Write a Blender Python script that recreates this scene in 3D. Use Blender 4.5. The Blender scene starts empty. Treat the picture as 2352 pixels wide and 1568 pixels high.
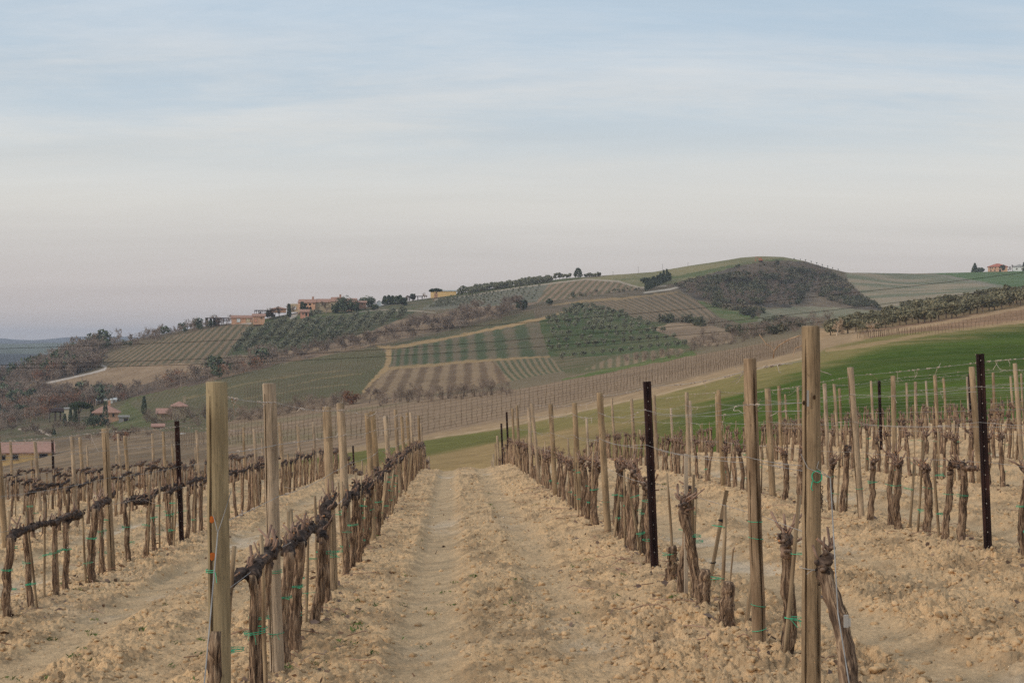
import bpy, math, random
import numpy as np
from math import radians, sin, cos, pi, atan2, sqrt

# ---------------------------------------------------------------- camera, sky, sun, exposure
scene = bpy.context.scene
COL = scene.collection
F = 3593.0                      # focal length in the pixels of a 2352 x 1568 picture
cam_d = bpy.data.cameras.new("camera")
cam_d.sensor_width = 36.0
cam_d.lens = 36.0 * F / 2352.0
cam_d.clip_start = 0.1
cam_d.clip_end = 30000.0
cam = bpy.data.objects.new("camera", cam_d)
cam.location = (0, 0, 0)
cam.rotation_euler = (radians(90), 0, 0)
COL.objects.link(cam)
scene.camera = cam

SUN_DIR = np.array([-0.82, -0.42, 0.46]); SUN_DIR /= np.linalg.norm(SUN_DIR)
SUN_EL = math.asin(SUN_DIR[2]); SUN_AZ = atan2(SUN_DIR[0], SUN_DIR[1])
world = bpy.data.worlds.new("World")
scene.world = world
world.use_nodes = True

def lin(c):
    c = c / 255.0
    return c / 12.92 if c <= 0.04045 else ((c + 0.055) / 1.055) ** 2.4
def L3(r, g, b): return (lin(r), lin(g), lin(b))

def build_world():
    nt = world.node_tree; N = nt.nodes; K = nt.links
    N.clear()
    out = N.new('ShaderNodeOutputWorld'); bg = N.new('ShaderNodeBackground')
    sky = N.new('ShaderNodeTexSky'); sky.sky_type = 'NISHITA'
    sky.sun_disc = False; sky.sun_elevation = SUN_EL; sky.sun_rotation = SUN_AZ
    sky.air_density = 1.0; sky.dust_density = 1.5; sky.ozone_density = 1.0
    bg.inputs['Strength'].default_value = 0.102
    tc = N.new('ShaderNodeTexCoord'); sep = N.new('ShaderNodeSeparateXYZ')
    K.new(tc.outputs['Generated'], sep.inputs[0])
    def math_(op, a, b=None, c=None):
        n = N.new('ShaderNodeMath'); n.operation = op
        for i, v in enumerate((a, b, c)):
            if v is None: continue
            if hasattr(v, 'links'): K.new(v, n.inputs[i])
            else: n.inputs[i].default_value = v
        return n.outputs[0]
    X, Y, Z = sep.outputs
    zz = math_('MAXIMUM', Z, 0.0)
    # veil of high thin cloud: its plain colour by height above the horizon
    ramp = N.new('ShaderNodeValToRGB')
    K.new(math_('MULTIPLY', zz, 3.0), ramp.inputs[0])
    er = ramp.color_ramp
    stops = [(0.0, (197, 186, 180)), (0.09, (200, 191, 186)), (0.17, (206, 201, 196)), (0.26, (216, 214, 208)), (0.36, (219, 220, 217)),
             (0.48, (214, 218, 220)), (0.62, (203, 214, 224)), (1.0, (200, 208, 218))]
    while len(er.elements) < len(stops): er.elements.new(0.5)
    for e, (p, c) in zip(er.elements, stops):
        e.position = p; e.color = (*[v * 10 for v in L3(*c)], 1)
    # streaks of cirrus on a flat cloud deck, running slightly up to the right
    dz = math_('ADD', zz, 0.12)
    px = math_('DIVIDE', X, dz); py = math_('DIVIDE', Y, dz)
    comb = N.new('ShaderNodeCombineXYZ'); K.new(px, comb.inputs[0]); K.new(py, comb.inputs[1])
    def streak(rot, sx, sy, scale, detail, rough, seed):
        mp = N.new('ShaderNodeMapping'); K.new(comb.outputs[0], mp.inputs[0])
        mp.inputs['Rotation'].default_value = (0, 0, radians(rot)); mp.inputs['Scale'].default_value = (sx, sy, 1)
        mp.inputs['Location'].default_value = (seed, seed * 0.7, 0)
        nz = N.new('ShaderNodeTexNoise'); K.new(mp.outputs[0], nz.inputs['Vector'])
        nz.inputs['Scale'].default_value = scale; nz.inputs['Detail'].default_value = detail
        nz.inputs['Roughness'].default_value = rough
        nz.inputs['Distortion'].default_value = 0.4
        return nz.outputs[0]
    n1 = streak(20, 0.42, 1.0, 0.8, 9, 0.66, 3.1)
    n2 = streak(14, 0.36, 1.0, 2.2, 9, 0.70, 8.7)
    nn = math_('ADD', math_('MULTIPLY', n1, 0.62), math_('MULTIPLY', n2, 0.38))
    mr = N.new('ShaderNodeMapRange'); mr.interpolation_type = 'SMOOTHSTEP'
    K.new(nn, mr.inputs[0]); mr.inputs[1].default_value = 0.40; mr.inputs[2].default_value = 0.62
    hi = N.new('ShaderNodeMapRange'); hi.interpolation_type = 'SMOOTHSTEP'; K.new(zz, hi.inputs[0])
    hi.inputs[1].default_value = 0.08; hi.inputs[2].default_value = 0.165
    gap = math_('MULTIPLY', math_('MULTIPLY', math_('SUBTRACT', 1.0, mr.outputs[0]), hi.outputs[0]), 0.62)
    blue = N.new('ShaderNodeMix'); blue.data_type = 'RGBA'; blue.inputs['Factor'].default_value = 0.30
    blue.inputs['A'].default_value = (*[v * 10 for v in L3(178, 205, 226)], 1)
    K.new(sky.outputs[0], blue.inputs['B'])
    mix = N.new('ShaderNodeMix'); mix.data_type = 'RGBA'
    K.new(gap, mix.inputs['Factor']); K.new(ramp.outputs[0], mix.inputs['A']); K.new(blue.outputs['Result'], mix.inputs['B'])
    # faint light and dark bands inside the veil
    band = N.new('ShaderNodeMix'); band.data_type = 'RGBA'; band.blend_type = 'MULTIPLY'; band.inputs['Factor'].default_value = 1.0
    mr2 = N.new('ShaderNodeMapRange'); K.new(streak(12, 0.26, 1.0, 1.8, 6, 0.62, 21.0), mr2.inputs[0])
    mr2.inputs[1].default_value = 0.3; mr2.inputs[2].default_value = 0.7; mr2.inputs[3].default_value = 0.955; mr2.inputs[4].default_value = 1.04
    K.new(mix.outputs['Result'], band.inputs['A']); K.new(mr2.outputs[0], band.inputs['B'])
    K.new(band.outputs['Result'], bg.inputs['Color']); K.new(bg.outputs[0], out.inputs[0])
build_world()

sun_d = bpy.data.lights.new("sun", 'SUN')
sun_d.energy = 1.5; sun_d.angle = radians(12); sun_d.color = (1.0, 0.90, 0.78)
sun = bpy.data.objects.new("sun", sun_d)
sun.rotation_euler = (pi / 2 - SUN_EL, 0, -SUN_AZ + pi)
from mathutils import Vector
sun.rotation_euler = Vector(SUN_DIR).to_track_quat('Z', 'Y').to_euler()
COL.objects.link(sun)
scene.view_settings.view_transform = 'Standard'
scene.view_settings.look = 'None'
scene.view_settings.exposure = 0.0
scene.view_settings.gamma = 1.0
scene.render.film_transparent = False
scene.cycles.use_denoising = False
scene.cycles.use_adaptive_sampling = False
scene.cycles.max_bounces = 5
scene.cycles.diffuse_bounces = 3
scene.cycles.glossy_bounces = 2
scene.cycles.transmission_bounces = 2
scene.cycles.volume_bounces = 0
scene.cycles.transparent_max_bounces = 4

# ---------------------------------------------------------------- helpers
def hashf(ix, iy, seed):
    h = (ix.astype(np.int64) * 374761393 + iy.astype(np.int64) * 668265263 + seed * 1442695041) & 0xffffffff
    h = ((h ^ (h >> 13)) * 1274126177) & 0xffffffff
    h = ((h ^ (h >> 16)) * 2246822519) & 0xffffffff
    return ((h ^ (h >> 15)) & 0xffffff) / float(0xffffff)
def vnoise(x, y, seed=0):
    x = np.asarray(x, float); y = np.asarray(y, float)
    ix = np.floor(x); iy = np.floor(y); fx = x - ix; fy = y - iy
    fx = fx * fx * (3 - 2 * fx); fy = fy * fy * (3 - 2 * fy)
    a = hashf(ix, iy, seed); b = hashf(ix + 1, iy, seed); c = hashf(ix, iy + 1, seed); d = hashf(ix + 1, iy + 1, seed)
    return (a + (b - a) * fx) * (1 - fy) + (c + (d - c) * fx) * fy
def fbm(x, y, octv=4, seed=0, gain=0.5):
    s = 0; a = 1; t = 0
    for i in range(octv):
        s = s + a * vnoise(x * 2 ** i + 17.3 * i, y * 2 ** i - 9.1 * i, seed + i * 31); t += a; a *= gain
    return s / t
def clods(x, y, cell, seed, rmin, rmax, dens=1.0, flat=1.0):
    """domes of random size scattered one to a cell; the highest at each point"""
    gx = x / cell; gy = y / cell; ix = np.floor(gx); iy = np.floor(gy)
    best = np.zeros_like(gx)
    for dx in (-1, 0, 1):
        for dy in (-1, 0, 1):
            cx = ix + dx; cy = iy + dy
            h1 = hashf(cx, cy, seed); h2 = hashf(cx, cy, seed + 1); h3 = hashf(cx, cy, seed + 2); h4 = hashf(cx, cy, seed + 3)
            r = rmin + (rmax - rmin) * h3 ** 2
            ang = h4 * 6.28; ex = gx - cx - h1; ey = gy - cy - h2
            ca = np.cos(ang); sa = np.sin(ang)
            q = ((ex * ca + ey * sa) ** 2 + ((-ex * sa + ey * ca) * (1 + 0.6 * h1)) ** 2) / (r * r)
            v = np.maximum(0, 1 - q) ** 0.62 * r * (h4 * 7 % 1 < dens)
            best = np.maximum(best, v)
    return best * cell
def sstep(a, b, x):
    t = np.clip((x - a) / (b - a), 0, 1); return t * t * (3 - 2 * t)
def link(o, parent=None):
    COL.objects.link(o)
    if parent: o.parent = parent
    return o
def tag(o, label=None, cat=None, group=None, kind=None):
    if label: o['label'] = label
    if cat: o['category'] = cat
    if group: o['group'] = group
    if kind: o['kind'] = kind
    return o
class MB:
    """collects shapes; build() links them as ONE mesh object"""
    def __init__(s): s.V = []; s.F = []; s.M = []; s.n = 0
    def add(s, V, Fs, mi=0):
        V = np.asarray(V, float).reshape(-1, 3)
        for f in (Fs if isinstance(Fs, list) else [Fs]):
            f = np.atleast_2d(np.asarray(f, int))
            if f.size == 0: continue
            s.F.append(f + s.n); s.M.append(np.full(len(f), mi))
        s.V.append(V); s.n += len(V)
    def box(s, c, size, mi=0, rz=0.0, taper=1.0, ry=0.0):
        x, y, z = [v / 2 for v in size]
        V = np.array([(-x, -y, -z), (x, -y, -z), (x, y, -z), (-x, y, -z), (-x * taper, -y * taper, z), (x * taper, -y * taper, z), (x * taper, y * taper, z), (-x * taper, y * taper, z)])
        if ry:
            a, b = cos(ry), sin(ry); V = np.stack([V[:, 0] * a + V[:, 2] * b, V[:, 1], -V[:, 0] * b + V[:, 2] * a], 1)
        if rz:
            a, b = cos(rz), sin(rz); V = np.stack([V[:, 0] * a - V[:, 1] * b, V[:, 0] * b + V[:, 1] * a, V[:, 2]], 1)
        s.add(V + np.array(c), np.array([(0, 3, 2, 1), (4, 5, 6, 7), (0, 1, 5, 4), (1, 2, 6, 5), (2, 3, 7, 6), (3, 0, 4, 7)]), mi)
    def tube(s, P, R, sides=6, mi=0, cap=True, rough=0.0, rng=None, ridge=None, capmi=None, twist=0.0):
        P = np.asarray(P, float); n = len(P); R = np.broadcast_to(np.asarray(R, float), (n,))
        T = np.gradient(P, axis=0); T /= np.linalg.norm(T, axis=1)[:, None] + 1e-9
        up = np.array([0, 0, 1.0]) if abs(T[0, 2]) < 0.9 else np.array([1.0, 0, 0])
        A = np.cross(T, up); A /= np.linalg.norm(A, axis=1)[:, None] + 1e-9
        B = np.cross(T, A)
        a = np.arange(sides) * 2 * pi / sides
        rr = np.ones((n, sides))
        if ridge is not None: rr = rr * ridge[None, :]
        if rough and rng is not None: rr = rr * (1 + rough * (rng.random((n, sides)) * 2 - 1))
        a2 = a[None, :] + (twist * np.arange(n) / max(1, n - 1))[:, None]
        V = P[:, None, :] + (A[:, None, :] * np.cos(a2)[:, :, None] + B[:, None, :] * np.sin(a2)[:, :, None]) * (R[:, None] * rr)[:, :, None]
        i = np.arange(n - 1)[:, None] * sides; j = np.arange(sides)[None, :]; k = (j + 1) % sides
        Fq = np.stack([i + j, i + k, i + sides + k, i + sides + j], -1).reshape(-1, 4)
        V = V.reshape(-1, 3)
        s.add(V, Fq, mi)
        if cap:
            s.F.append(np.arange(sides)[None, ::-1] + s.n - len(V)); s.M.append(np.array([mi]))
            s.F.append(np.arange(sides)[None, :] + s.n - sides); s.M.append(np.array([mi if capmi is None else capmi]))
    def leaves(s, C, size, rng, mi=0, asp=1.6, flat=0.0):
        """one small leaf-sized face at each of the points C, each at its own slant"""
        C = np.asarray(C, float); n = len(C)
        if n == 0: return
        u = rng.normal(size=(n, 3)); u[:, 2] *= (1 - flat); u /= np.linalg.norm(u, axis=1)[:, None]
        w = rng.normal(size=(n, 3)); v = np.cross(u, w); v /= np.linalg.norm(v, axis=1)[:, None]
        sz = np.asarray(size) * (0.6 + 0.8 * rng.random(n)); u = u * (sz * asp)[:, None] / 2; v = v * sz[:, None] / 2
        V = np.stack([C - u - v * .6, C - u * .2 - v, C + u, C + v * .8 - u * .3], 1).reshape(-1, 3)
        s.add(V, np.arange(4 * n).reshape(n, 4), mi)
    def data(s, name, mats, smooth=False):
        me = bpy.data.meshes.new(name)
        V = np.concatenate(s.V)
        me.vertices.add(len(V)); me.vertices.foreach_set('co', V.ravel().astype(np.float32))
        tot = np.concatenate([np.full(len(f), f.shape[1]) for f in s.F]); idx = np.concatenate([f.ravel() for f in s.F])
        me.loops.add(len(idx)); me.loops.foreach_set('vertex_index', idx.astype(np.int32))
        me.polygons.add(len(tot)); st = np.concatenate([[0], np.cumsum(tot)[:-1]])
        me.polygons.foreach_set('loop_start', st.astype(np.int32))
        try: me.polygons.foreach_set('loop_total', tot.astype(np.int32))
        except Exception: pass
        for m in (mats if isinstance(mats, (list, tuple)) else [mats]): me.materials.append(m)
        me.polygons.foreach_set('material_index', np.concatenate(s.M).astype(np.int32))
        me.polygons.foreach_set('use_smooth', np.full(len(tot), smooth))
        me.update(calc_edges=True)
        return me
    def arrays(s): return np.concatenate(s.V), s.F, s.M
    def build(s, name, mats, parent=None, smooth=False):
        return link(bpy.data.objects.new(name, s.data(name, mats, smooth)), parent)
    def merge(s, other, M3, off):
        V = np.concatenate(other.V) @ np.asarray(M3).T + np.asarray(off)
        for f, m in zip(other.F, other.M): s.F.append(f + s.n); s.M.append(m)
        s.V.append(V); s.n += len(V)
def empty(name, loc, rz=0.0, rx=0.0, ry=0.0, sc=1.0):
    o = bpy.data.objects.new(name, None); o.empty_display_size = 0.2
    o.location = loc; o.rotation_euler = (rx, ry, rz); o.scale = (sc, sc, sc)
    return link(o)

# ---------------------------------------------------------------- materials
def nodes_mat(name):
    m = bpy.data.materials.new(name); m.use_nodes = True
    nt = m.node_tree; b = nt.nodes['Principled BSDF']
    b.inputs['Roughness'].default_value = 0.9
    b.inputs['Specular IOR Level'].default_value = 0.15
    return m, nt, b
def noisy_mat(name, c1, c2, scale=4.0, stretch=(1, 1, 1), c3=None, rough=0.9, bump=0.0, bscale=None, rand=0.15, detail=5, dist=0.0, lo=0.35, hi=0.65, spec=0.15):
    """two or three tones mixed by stretched noise in the object's own space, with a tint that differs from object to object"""
    m, nt, b = nodes_mat(name); N = nt.nodes; K = nt.links
    tc = N.new('ShaderNodeTexCoord'); mp = N.new('ShaderNodeMapping'); K.new(tc.outputs['Object'], mp.inputs[0])
    mp.inputs['Scale'].default_value = stretch
    oi = N.new('ShaderNodeObjectInfo')
    ad = N.new('ShaderNodeVectorMath'); ad.operation = 'ADD'
    sc_ = N.new('ShaderNodeVectorMath'); sc_.operation = 'SCALE'; sc_.inputs[0].default_value = (37, 19, 53)
    K.new(oi.outputs['Random'], sc_.inputs['Scale']); K.new(mp.outputs[0], ad.inputs[0]); K.new(sc_.outputs[0], ad.inputs[1])
    nz = N.new('ShaderNodeTexNoise'); K.new(ad.outputs[0], nz.inputs['Vector'])
    nz.inputs['Scale'].default_value = scale; nz.inputs['Detail'].default_value = detail; nz.inputs['Distortion'].default_value = dist
    rp = N.new('ShaderNodeValToRGB'); K.new(nz.outputs[0], rp.inputs[0]); e = rp.color_ramp.elements
    e[0].position = lo; e[0].color = (*c1, 1); e[1].position = hi; e[1].color = (*c2, 1)
    if c3 is not None:
        x = e.new((lo + hi) / 2); x.color = (*c3, 1)
    hv = N.new('ShaderNodeHueSaturation'); K.new(rp.outputs[0], hv.inputs['Color'])
    mr = N.new('ShaderNodeMapRange'); K.new(oi.outputs['Random'], mr.inputs[0]); mr.inputs[3].default_value = 1 - rand; mr.inputs[4].default_value = 1 + rand
    K.new(mr.outputs[0], hv.inputs['Value'])
    K.new(hv.outputs[0], b.inputs['Base Color']); b.inputs['Roughness'].default_value = rough; b.inputs['Specular IOR Level'].default_value = spec
    if bump:
        nb = N.new('ShaderNodeTexNoise'); K.new(ad.outputs[0], nb.inputs['Vector']); nb.inputs['Scale'].default_value = bscale or scale * 2; nb.inputs['Detail'].default_value = 6
        bp = N.new('ShaderNodeBump'); bp.inputs['Strength'].default_value = 0.8; bp.inputs['Distance'].default_value = bump
        K.new(nb.outputs[0], bp.inputs['Height']); K.new(bp.outputs[0], b.inputs['Normal'])
    m['nz'] = 1
    return m
def wood_mat(name, c1, c2, c3, grain=1.0):
    m, nt, b = nodes_mat(name); N = nt.nodes; K = nt.links
    tc = N.new('ShaderNodeTexCoord'); oi = N.new('ShaderNodeObjectInfo')
    off = N.new('ShaderNodeVectorMath'); off.operation = 'SCALE'; off.inputs[0].default_value = (37, 19, 53); K.new(oi.outputs['Random'], off.inputs['Scale'])
    ad = N.new('ShaderNodeVectorMath'); ad.operation = 'ADD'; K.new(tc.outputs['Object'], ad.inputs[0]); K.new(off.outputs[0], ad.inputs[1])
    def nz(stretch, scale, detail, rough):
        mp = N.new('ShaderNodeMapping'); K.new(ad.outputs[0], mp.inputs[0]); mp.inputs['Scale'].default_value = stretch
        n = N.new('ShaderNodeTexNoise'); K.new(mp.outputs[0], n.inputs['Vector']); n.inputs['Scale'].default_value = scale; n.inputs['Detail'].default_value = detail; n.inputs['Roughness'].default_value = rough
        return n.outputs[0]
    def mix(f, a, bb, blend='MIX'):
        n = N.new('ShaderNodeMix'); n.data_type = 'RGBA'; n.blend_type = blend
        for sock, v in (('Factor', f), ('A', a), ('B', bb)):
            if hasattr(v, 'links'): K.new(v, n.inputs[sock])
            else: n.inputs[sock].default_value = v if sock == 'Factor' else (*v, 1)
        return n.outputs['Result']
    def rng(v, lo, hi, a, c):
        n = N.new('ShaderNodeMapRange'); K.new(v, n.inputs[0])
        for i, q in enumerate((lo, hi, a, c)): n.inputs[i + 1].default_value = q
        return n.outputs[0]
    blot = nz((2.2, 2.2, 0.5), 5.0, 6, .6); grain_ = nz((34, 34, 1.4), 4.0, 6, .65); spots = nz((9, 9, 4), 6.0, 4, .6)
    c = mix(rng(blot, .36, .64, 0, 1), c1, c2); c = mix(rng(spots, .60, .74, 0, .75), c, c3)
    g = rng(grain_, .3, .7, 1 - .30 * grain, 1 + .22 * grain); c = mix(1.0, c, g, 'MULTIPLY')
    hv = N.new('ShaderNodeHueSaturation'); K.new(c, hv.inputs['Color']); K.new(rng(oi.outputs['Random'], 0, 1, .82, 1.12), hv.inputs['Value']); K.new(rng(oi.outputs['Random'], 0, 1, 1.05, .8), hv.inputs['Saturation'])
    K.new(hv.outputs[0], b.inputs['Base Color']); b.inputs['Roughness'].default_value = 0.95; b.inputs['Specular IOR Level'].default_value = 0.05
    bp = N.new('ShaderNodeBump'); bp.inputs['Strength'].default_value = 0.7; bp.inputs['Distance'].default_value = .004; K.new(grain_, bp.inputs['Height']); K.new(bp.outputs[0], b.inputs['Normal'])
    return m
def ground_mat(name, scale, amt, bump, bscale, rough=1.0):
    """the ground's own colour (stored on its points, field by field) broken up by fine noise"""
    m, nt, b = nodes_mat(name); N = nt.nodes; K = nt.links
    at = N.new('ShaderNodeAttribute'); at.attribute_name = 'Col'
    geo = N.new('ShaderNodeNewGeometry')
    nz = N.new('ShaderNodeTexNoise'); K.new(geo.outputs['Position'], nz.inputs['Vector']); nz.inputs['Scale'].default_value = scale
    nz.inputs['Detail'].default_value = 8; nz.inputs['Roughness'].default_value = 0.62
    mr = N.new('ShaderNodeMapRange'); K.new(nz.outputs[0], mr.inputs[0]); mr.inputs[1].default_value = 0.3; mr.inputs[2].default_value = 0.7
    mr.inputs[3].default_value = 1 - amt; mr.inputs[4].default_value = 1 + amt
    mx = N.new('ShaderNodeMix'); mx.data_type = 'RGBA'; mx.blend_type = 'MULTIPLY'; mx.inputs['Factor'].default_value = 1
    K.new(at.outputs['Color'], mx.inputs['A']); K.new(mr.outputs[0], mx.inputs['B'])
    K.new(mx.outputs['Result'], b.inputs['Base Color']); b.inputs['Roughness'].default_value = rough; b.inputs['Specular IOR Level'].default_value = 0.05
    nb = N.new('ShaderNodeTexNoise'); K.new(geo.outputs['Position'], nb.inputs['Vector']); nb.inputs['Scale'].default_value = bscale; nb.inputs['Detail'].default_value = 8
    nb.inputs['Roughness'].default_value = 0.65
    bp = N.new('ShaderNodeBump'); bp.inputs['Strength'].default_value = 1.0; bp.inputs['Distance'].default_value = bump
    K.new(nb.outputs[0], bp.inputs['Height']); K.new(bp.outputs[0], b.inputs['Normal'])
    return m
KA = 0.80
def A(r, g, b, k=1.0):
    """real-world base colour of a surface that is seen as r, g, b in this soft light"""
    return np.array(L3(r, g, b)) / KA * k
def Am(r, g, b, k=1.0): return tuple(float(min(0.9, v)) for v in A(r, g, b, k))

# ---------------------------------------------------------------- the lie of the land
TILT = -0.0378                      # the vine rows run along (TILT, 1)
ROW0, ROWW = -0.95, 2.57            # offset of the first row left of the lane; row spacing
def near_plane(x, d):
    s = x - TILT * d
    u = 1176 + x / np.maximum(d, 0.5) * F
    z = -1.37 + 0.07 * s - 0.05 * d
    dc = np.interp(u, [0, 680, 1050, 1450, 1840, 2352], [46, 48, 46, 44, 41, 38])
    extra = 0.10 * (1 - sstep(1350, 1950, u))
    q = np.maximum(0, d - dc + 4)
    return z - extra * np.where(q < 8, q * q / 16, q - 4)
TU = np.array([-300, 0, 240, 470, 680, 880, 1050, 1240, 1450, 1640, 1840, 2050, 2352, 2650], float)
TY = {100: [1150, 1128, 1105, 1085, 1075, 1068, 1060, 1035, 1000, 960, 915, 885, 865, 850],
      130: [1135, 1115, 1090, 1068, 1058, 1045, 1034, 1000, 955, 915, 872, 845, 828, 815],
      170: [1118, 1102, 1070, 1045, 1030, 1012, 997, 963, 912, 868, 830, 805, 790, 780],
      230: [1098, 1086, 1045, 1015, 995, 972, 955, 925, 882, 840, 800, 780, 765, 758],
      300: [1085, 1072, 1018, 992, 965, 940, 918, 890, 850, 812, 776, 758, 745, 738],
      360: [1068, 1056, 1000, 972, 945, 920, 905, 868, 833, 800, 763, 742, 712, 700],
      430: [1048, 1035, 995, 955, 920, 900, 893, 848, 820, 788, 757, 728, 692, 675],
      520: [1025, 1008, 978, 915, 880, 855, 845, 825, 803, 772, 752, 720, 688, 670],
      620: [995, 970, 942, 855, 830, 798, 785, 738, 755, 742, 745, 715, 690, 670],
      700: [950, 915, 875, 825, 790, 765, 760, 712, 722, 730, 738, 712, 688, 668],
      780: [915, 885, 815, 765, 742, 728, 718, 690, 682, 703, 728, 702, 680, 665],
      860: [900, 868, 780, 740, 716, 703, 685, 662, 665, 670, 705, 690, 668, 655],
      950: [900, 870, 780, 740, 716, 700, 672, 643, 640, 620, 660, 668, 655, 645],
      1040: [900, 870, 780, 740, 716, 700, 672, 643, 627, 603, 598, 648, 643, 635],
      1150: [900, 870, 780, 740, 716, 700, 672, 643, 627, 603, 598, 627, 628, 622],
      1210: [900, 870, 780, 740, 716, 700, 672, 643, 627, 603, 598, 627, 621, 615]}
TSKY = np.array([850, 840, 835, 825, 825, 860, 900, 930, 980, 985, 1040, 1150, 1205, 1210], float)
SKY_U = [-300, 0, 60, 120, 165, 240, 295, 400, 470, 600, 690, 870, 990, 1060, 1200, 1290, 1320, 1500, 1600, 1700, 1745, 1800, 1850, 1900, 1945, 2100, 2200, 2352, 2650]
SKY_Y = [905, 885, 858, 826, 808, 790, 782, 762, 748, 733, 716, 701, 683, 672, 652, 640, 637, 625, 608, 592, 588, 590, 600, 615, 626, 628, 626, 622, 612]
GU = np.arange(-320, 2681, 10.0)                       # directions of the land table
GD = np.concatenate([np.geomspace(60, 330, 110), np.linspace(332, 1250, 460), np.geomspace(1265, 9500, 90)])
def build_table():
    lv = np.array(sorted(TY)); ycol = np.array([TY[k] for k in lv], float)          # levels x columns
    zc = -(ycol - 784) / F * lv[:, None]
    Z = np.empty((len(GU), len(GD)))
    zu = np.array([np.interp(GU, TU, zc[i]) for i in range(len(lv))])               # levels x GU
    dsky = np.interp(GU, TU, TSKY)
    for i in range(len(GU)):
        Z[i] = np.interp(GD, lv, zu[:, i])
        zs = np.interp(dsky[i], lv, zu[:, i])
        past = GD > dsky[i]
        Z[i, past] = np.maximum(zs - 0.13 * (GD[past] - dsky[i]), -48 - 10 * sstep(900, 2000, GD[past]))
    # beyond the near hill: a lower valley with a green slope, and a long ridge 6 km away
    far = GD > 1300
    y_far = np.interp(GD, [1300, 1600, 1750, 2300, 3000, 3600, 5000, 6400, 7000, 9500], [960, 850, 842, 807, 788, 800, 792, 772, 790, 800])
    zf = -(y_far - 784) / F * GD
    w = sstep(1300, 1600, GD)
    Z = Z * (1 - w) + zf[None, :] * w
    hill = (GD[None, :] > 4800) * sstep(4800, 6400, GD)[None, :] * (fbm(GU[:, None] / 90.0 + 3, GD[None, :] / 2500, 4, 5) - 0.5) * 55
    hill2 = sstep(1700, 2600, GD)[None, :] * (GD[None, :] < 4800) * (fbm(GU[:, None] / 60.0, GD[None, :] / 300, 3, 9) - 0.5) * 12
    Z = Z + hill + hill2
    # smooth a little both ways
    k = np.exp(-0.5 * (np.arange(-6, 7) / 2.6) ** 2); k /= k.sum()
    Zp = np.pad(Z, ((6, 6), (0, 0)), mode='edge'); Z = sum(k[j] * Zp[j:j + len(GU)] for j in range(13))
    n6 = 570; kz = np.exp(-0.5 * (np.arange(-5, 6) / 2.4) ** 2); kz /= kz.sum()
    Zp = np.pad(Z[:, :n6], ((0, 0), (5, 5)), mode='edge'); Z[:, :n6] = sum(kz[j] * Zp[:, j:j + n6] for j in range(11))
    # bring the skyline to its measured outline
    m = (GD > 480) & (GD < 1260); tgt = np.interp(GU, SKY_U, SKY_Y)
    for it in range(4):
        yv = 784 - F * Z[:, m] / GD[m][None, :]
        cur = yv.min(1); dl = cur - tgt
        w = sstep(0.62, 0.97, GD[None, :] / dsky[:, None]) * (1 - sstep(1250, 1500, GD))[None, :]
        Z = Z + (dl[:, None] * GD[None, :] / F) * w
    Z = Z + 0.5 * sstep(90, 200, GD)[None, :] * (1 - sstep(1100, 1300, GD))[None, :] * (fbm(GU[:, None] * GD[None, :] / F / 30.0, GD[None, :] / 30, 3, 77) - 0.5)
    return Z
GZ = build_table()
def land(x, d):
    """height of the ground (without clods)"""
    x = np.asarray(x, float); d = np.asarray(d, float)
    u = np.clip(1176 + x / np.maximum(d, 1.0) * F, GU[0], GU[-1] - 0.01)
    fi = (u - GU[0]) / 10.0; i = np.minimum(fi.astype(int), len(GU) - 2); fi = fi - i
    j = np.clip(np.searchsorted(GD, d) - 1, 0, len(GD) - 2); fj = np.clip((d - GD[j]) / (GD[j + 1] - GD[j]), 0, 1)
    zt = (GZ[i, j] * (1 - fi) + GZ[i + 1, j] * fi) * (1 - fj) + (GZ[i, j + 1] * (1 - fi) + GZ[i + 1, j + 1] * fi) * fj
    w = sstep(62, 98, d)
    return near_plane(x, d) * (1 - w) + zt * w
RAYD = np.concatenate([np.geomspace(5, 60, 220), GD])
def ray(u, y, dmin=60.0, dmax=1260.0):
    """the point of open ground seen at a place in the picture -> (x, depth, z)"""
    D = RAYD[(RAYD >= dmin) & (RAYD <= dmax)]
    z = land((u - 1176) / F * D, D); yv = 784 - F * z / D
    h = np.nonzero(yv <= y)[0]
    if len(h) == 0: k = int(np.argmin(yv)); d = D[k]
    elif h[0] == 0: d = D[0]
    else:
        k = h[0]; t = (yv[k - 1] - y) / (yv[k - 1] - yv[k] + 1e-9); d = D[k - 1] + (D[k] - D[k - 1]) * t
    x = (u - 1176) / F * d
    return float(x), float(d), float(land(x, d))
def homog(quad):
    """maps a four-sided field in the picture to the unit square (rows that are parallel on the ground stay parallel)"""
    src = np.array(quad, float); dst = np.array([(0, 0), (1, 0), (1, 1), (0, 1)], float)
    Amat = []; b = []
    for (x, y), (u, v) in zip(src, dst):
        Amat.append([x, y, 1, 0, 0, 0, -u * x, -u * y]); b.append(u)
        Amat.append([0, 0, 0, x, y, 1, -v * x, -v * y]); b.append(v)
    h = np.linalg.solve(np.array(Amat), np.array(b)); return np.append(h, 1).reshape(3, 3)
def happly(H, u, y):
    w = H[2, 0] * u + H[2, 1] * y + H[2, 2]
    return (H[0, 0] * u + H[0, 1] * y + H[0, 2]) / w, (H[1, 0] * u + H[1, 1] * y + H[1, 2]) / w
def inpoly(u, y, poly):
    r = np.zeros(u.shape, bool); n = len(poly)
    for i in range(n):
        x1, y1 = poly[i]; x2, y2 = poly[(i + 1) % n]
        if y1 == y2: continue
        c = ((y1 > y) != (y2 > y)) & (u < (x2 - x1) * (y - y1) / (y2 - y1) + x1)
        r ^= c
    return r
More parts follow.
